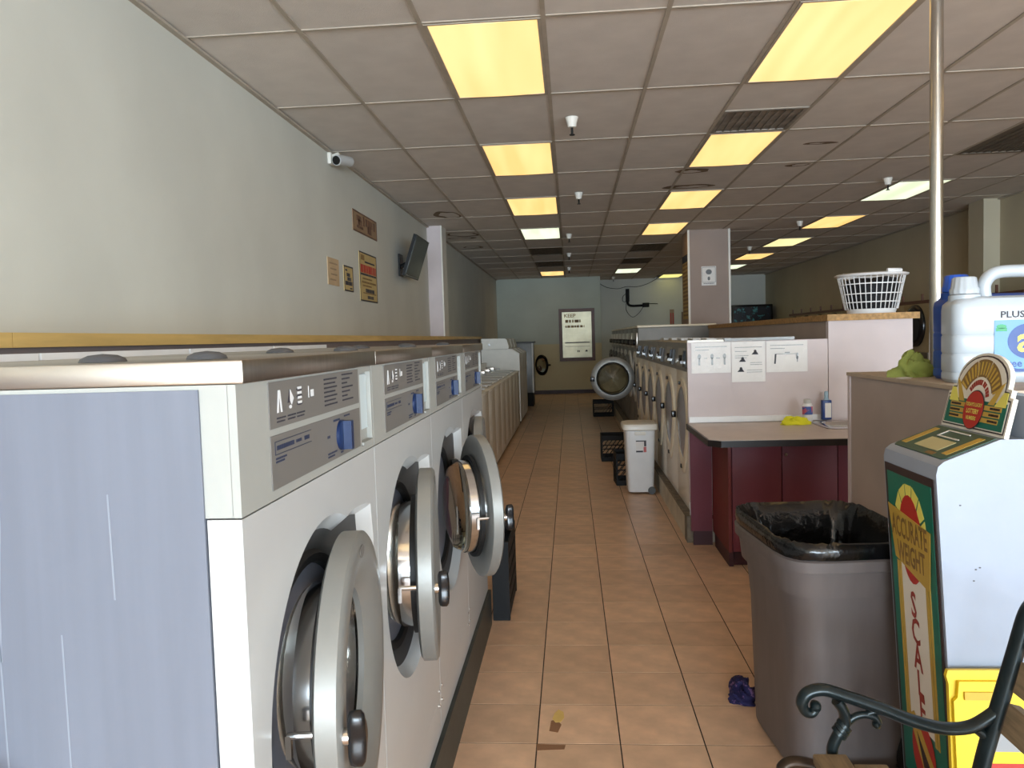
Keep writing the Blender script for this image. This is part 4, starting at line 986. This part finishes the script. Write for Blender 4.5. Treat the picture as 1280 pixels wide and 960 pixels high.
# sloping green top
Fu = Vector((1.10-.96, 0, 1.19-1.135)).normalized(); Ft = FR((.96, (SY0+SY1)/2, 1.135), (0,-1,0), Fu); D = math.hypot(.14, .055)
tp = MB().prism(Ft, [(-.145,.004),(.145,.004),(.158,.016),(.158,D-.004),(-.158,D-.004),(-.158,.016)], .0008, .003).build('top_panel', mat('top_green', (44, 78, 62), .4, var=.05), t)
MB().rect(Ft, -.07, .07, .03, .085, .003, .004).build('cream_card', M_syel if False else mat('card', (186, 176, 130), .5, var=.08), tp)
g = MB(); g.rect(Ft, -.06, .06, .128, .132, .004, .006); g.rect(Ft, -.06, -.055, .095, .13, .004, .006); g.rect(Ft, .03, .06, .095, .099, .004, .006); g.rect(Ft, -.06, .05, .094, .098, .004, .006); g.build('card_slot', M_white_trim, tp)
for u0, u1 in ((-.145, -.115), (.105, .135)): MB().rect(Ft, u0, u1, .025, D-.02, .003, .004).build('gold_strip', M_sgold, tp)
MB().rect(Ft, .04, .085, .008, .022, .003, .004).build('gold_strip', M_sdk, tp)
# header board
HU = Vector((.05, 0, .215)).normalized(); Fh = FR((1.108, (SY0+SY1)/2, 1.192), (0,-1,0), HU)
def arch(w_, base, peak, n=14): return [(w_*math.cos(PI*i/n), base+(peak-base)*math.sin(PI*i/n)) for i in range(n+1)]
def outline(k): 
    return [(-.17+k, k), (.17-k, k), (.17-k, .105-k), (.155-k, .107-k), (.155-k, .127-k), (.135-k, .129-k)] + arch(.135-k, .145-k, .222-k) + [(-.135+k, .129-k), (-.155+k, .127-k), (-.155+k, .107-k), (-.17+k, .105-k)]
hd = MB().prism(Fh, outline(0), -.012, 0).build('header_board', M_scream, t)
MB().prism(Fh, outline(.007), .0003, .0015).build('black_outline', M_sbrown, hd)
MB().prism(Fh, outline(.011), .0016, .0022).build('cream_outline', M_scream, hd)
MB().rect(Fh, -.155, .155, .014, .088, .0023, .003).build('green_field', M_sgreen, hd)
def sector(r0x, r0y, r1x, r1y, a0, a1, cy, n=8):
    A = [(r1x*math.cos(a0+(a1-a0)*i/n), cy+r1y*math.sin(a0+(a1-a0)*i/n)) for i in range(n+1)]; B = [(r0x*math.cos(a0+(a1-a0)*i/n), cy+r0y*math.sin(a0+(a1-a0)*i/n)) for i in range(n, -1, -1)]; return A+B
for a0, a1 in ((.42, 1.22), (1.27, 1.87), (1.92, 2.72)):
    g = MB(); g.prism(Fh, sector(.072, .072, .118, .122, a0, a1, .082), .0024, .0032); g.build('bronze_arc', M_sdk, hd)
g = MB(); g.prism(Fh, sector(.03, .035, .066, .066, .5, 2.64, .085), .0024, .0032); g.build('cream_arc', M_scream, hd)
for i, ch in enumerate(('CORRECT', 'TO', 'PER')):
    pass
lr = MB()
for i in range(12):
    a = 2.5-.18*i-(.08 if i > 6 else 0)-(.08 if i > 8 else 0); c_, s_ = math.cos(a), math.sin(a)
    lr.prism(Fh, [(.044*c_-.004*s_, .085+.046*s_+.004*c_), (.044*c_+.003*s_, .085+.046*s_-.003*c_), (.060*c_+.004*s_, .085+.061*s_-.004*c_), (.060*c_-.005*s_, .085+.061*s_+.005*c_)], .0033, .0038)
lr.build('arc_lettering', M_sletter, hd)
lr = MB()
for i in range(15):
    a = 2.66-.163*i; c_, s_ = math.cos(a), math.sin(a)
    lr.prism(Fh, [(.078*c_-.003*s_, .082+.078*s_+.003*c_), (.078*c_+.003*s_, .082+.078*s_-.003*c_), (.112*c_+.004*s_, .082+.115*s_-.004*c_), (.112*c_-.004*s_, .082+.115*s_+.004*c_)], .0033, .0038)
lr.build('arc_lettering', M_sgold, hd)
for s_ in (-1, 1):
    g = MB(); g.prism(Fh, [(s_*.148,.118),(s_*.128,.118),(s_*.095,.078),(s_*.150,.078)], .0024, .0032); g.build('yellow_wedge', M_syel, hd)
    g = MB(); g.prism(Fh, [(s_*.126,.145),(s_*.108,.135),(s_*.062,.080),(s_*.092,.080)], .0034, .0042); g.build('bronze_wedge', M_sgold, hd)
for k in range(3):
    z_ = .064-k*.017
    g = MB(); g.rect(Fh, -.135+.003*k, .135-.003*k, z_, z_+.013, .0034, .0042); g.build('gold_bar', M_sgold, hd)
    g = MB(); rnd = random.Random(k); scribble(g, Fh, -.13, -.075, z_+.0065, .006, .0043, .0048, .15, rnd); scribble(g, Fh, .08, .128, z_+.0065, .006, .0043, .0048, .15, rnd); g.build('bar_lettering', M_sbrown, hd)
MB().ell(Fh, 0, .060, .052, .056, .005, .006, 30).build('dark_oval', M_sbrown, hd)
MB().ell(Fh, 0, .060, .049, .053, .0061, .007, 30).build('red_oval', M_sred, hd)
text('lettering', "TODAY'S LUCKY", .0145, M_syel, hd, Fh, 0, .074, .0076, .8); text('lettering', 'LOTTERY', .018, M_syel, hd, Fh, 0, .055, .0076, .85); text('lettering', 'NUMBERS', .015, M_syel, hd, Fh, 0, .036, .0076, .8)
MB().box(1.165, 1.215, SY0, SY1, 1.1905, 1.30).build('header_support', M_sw, t)
dt = MB(); Fw = FR((0, SY0-.0004, 0), (1,0,0), (0,0,1))
for x, z in ((1.0,1.02),(1.04,.85),(1.05,.855),(1.035,.82),(1.2,.6),(1.15,.605)): dt.ell(Fw, x, z, .003, .002, 0, .0006, 8)
dt.build('chip_mark', M_cap, t)

# yellow folding floor sign leaning on the scale
t = thing('floor_sign', 'yellow plastic folding floor sign leaning on the white scale', 'sign', (1.125, 2.0, 0))
U = Vector((0, .06, .57)).normalized(); F = FR((0, -.03, 0), (1,0,0), U)
MB().prism(F, [(-.165,.002),(.165,.002),(.165,.555),(.15,.575),(-.15,.575),(-.155,.535),(-.165,.525)], -.012, 0).build('front_leaf', M_yel, t)
MB().prism(F, [(-.175,.002),(.16,.002),(.16,.56),(.148,.60),(-.17,.60),(-.175,.585),(-.17,.565)], -.028, -.0135).build('back_leaf', M_yel, t)
MB().rect(F, -.075, .09, .40, .50, .0005, .002).build('grey_window', mat('sign_grey', (140, 140, 140), .5), t)
MB().rect(F, -.14, -.05, .53, .55, .0005, .006).build('catch', mat('yellow_dark', (200, 160, 40), .5), t)
g = MB(); g.rect(F, -.10, .14, .30, .37, .0005, .0015); g.build('red_band', M_sred, t)
g = MB(); g.prism(F, [(-.1,.29),(.15,.29),(.12,.05),(-.07,.05)], .0005, .0015); g.build('black_panel', M_dark, t)

# ------------------------------------------------------------------ park bench with scrolled iron ends
t = thing('park_bench', 'dark iron park bench with scrolled arm and weathered wooden slats', 'bench', (0, 0, 0))
def iron(pts, r, k=8, rf=None): return MB().tube(bez([(x, 0, z) for x, z in pts], k), rf or r, 10, flat=(1.25, 1))
def end_frame(y):
    e = MB()
    arm = bez([(x, y, z) for x, z in [(.546,.612),(.535,.600),(.520,.606),(.514,.626),(.528,.648),(.560,.656),(.600,.645),(.690,.613),(.761,.584),(.832,.566),(.894,.572),(.945,.605)]], 8)
    e.tube(arm, lambda q: .010+.004*min(1, q*3), 10, flat=(1.3, 1))
    fr = e.build('end_frame', M_iron, t, 60)
    e = MB(); e.tube(bez([(x, y, z) for x, z in [(.905,.43),(.925,.52),(.955,.63),(.985,.74),(1.01,.83),(1.03,.86)]], 6), .017, 10, flat=(1.3, 1)); e.build('back_upright', M_iron, fr, 60)
    e = MB(); e.tube(bez([(x, y, z) for x, z in [(.60,.43),(.585,.48),(.582,.515),(.595,.548),(.610,.575),(.608,.605),(.592,.630)]], 6), .0125, 10, flat=(1.3, 1))
    e.tube(bez([(x, y, z) for x, z in [(.608,.567),(.630,.590),(.655,.597),(.678,.590),(.686,.575)]], 6), .009, 8); e.tube(bez([(x, y, z) for x, z in [(.655,.597),(.68,.605),(.70,.603)]], 4), .008, 8)
    e.build('arm_support', M_iron, fr, 60)
    e = MB()
    for cx, cz, r in ((.545,.617,.013),(.681,.574,.010)): e.lathe([(.001,-r*1.3),(r*.7,-r),(r,0),(r*.7,r),(.001,r*1.3)], 'y', (cx, y, cz), 14)
    e.build('scroll_boss', M_iron, fr, 60)
    e = MB()
    for x, z in ((.598,.553),(.604,.562),(.609,.571)): e.tube([(x-.003, y, z-.003), (x+.003, y, z+.003)], .019, 12)
    e.build('collar', M_iron, fr, 60)
    e = MB(); e.tube(bez([(x, y, z) for x, z in [(.475,.452),(.468,.468),(.490,.482),(.53,.478),(.60,.455),(.75,.430),(.905,.43)]], 6), .013, 10, flat=(1.3,1)); e.build('seat_rail', M_ironw, fr, 60)
    e = MB(); e.tube(bez([(x, y, z) for x, z in [(.60,.44),(.56,.33),(.54,.2),(.53,.1),(.50,.006)]], 6), .015, 10); e.tube(bez([(x, y, z) for x, z in [(.905,.43),(.93,.3),(.96,.15),(1.0,.008)]], 6), .015, 10); e.build('leg', M_iron, fr, 60)
    e = MB(); e.tube(bez([(x, y, z) for x, z in [(.895,.572),(.925,.545),(.935,.52)]], 5), .011, 8); e.build('brace', M_iron, fr, 60)
    return fr
end_frame(1.80); end_frame(.42)
for x, z in ((.53,.495),(.62,.472),(.71,.455),(.80,.448)): MB().bbox(x, x+.075, .40, 1.775, z, z+.022, .003).build('seat_slat', M_slat, t, 35)
for x, z in ((.955,.565),(.980,.66),(1.005,.755)):
    Fb = FR((x, 1.775, z), (0,-1,0), Vector((.26,0,1)).normalized()); MB().rect(Fb, 0, 1.37, 0, .072, -.012, .012).build('back_slat', M_slat, t)

# white bin corner by the end panel
t = thing('laundry_tub', 'white plastic tub standing against the grey washer end panel', 'tub', (-1.05, .86, 0))
MB().loft([sup(.2, .08, .002, 6), sup(.22, .095, .87, 6), sup(.235, .11, .88, 6), sup(.238, .112, .905, 6), sup(.225, .1, .912, 6), sup(.21, .085, .9, 6), sup(.19, .07, .1, 6)]).build('shell', M_pw, t, 40)

# unreadable print and fine lattice too small to pick apart
for o in bpy.data.objects:
    n = o.name.split('.')[0]
    if o.parent and n in ('printed_symbols', 'printed_text', 'printed_figure', 'notice_print', 'lattice', 'upright_lattice', 'hoops', 'chip_mark', 'scratch', 'screw', 'arc_lettering', 'bar_lettering', 'etched_lines', 'etched_marks', 'lettering', 'gold_rays', 'sticker_print', 'label_leaf'):
        o['kind'] = 'stuff'
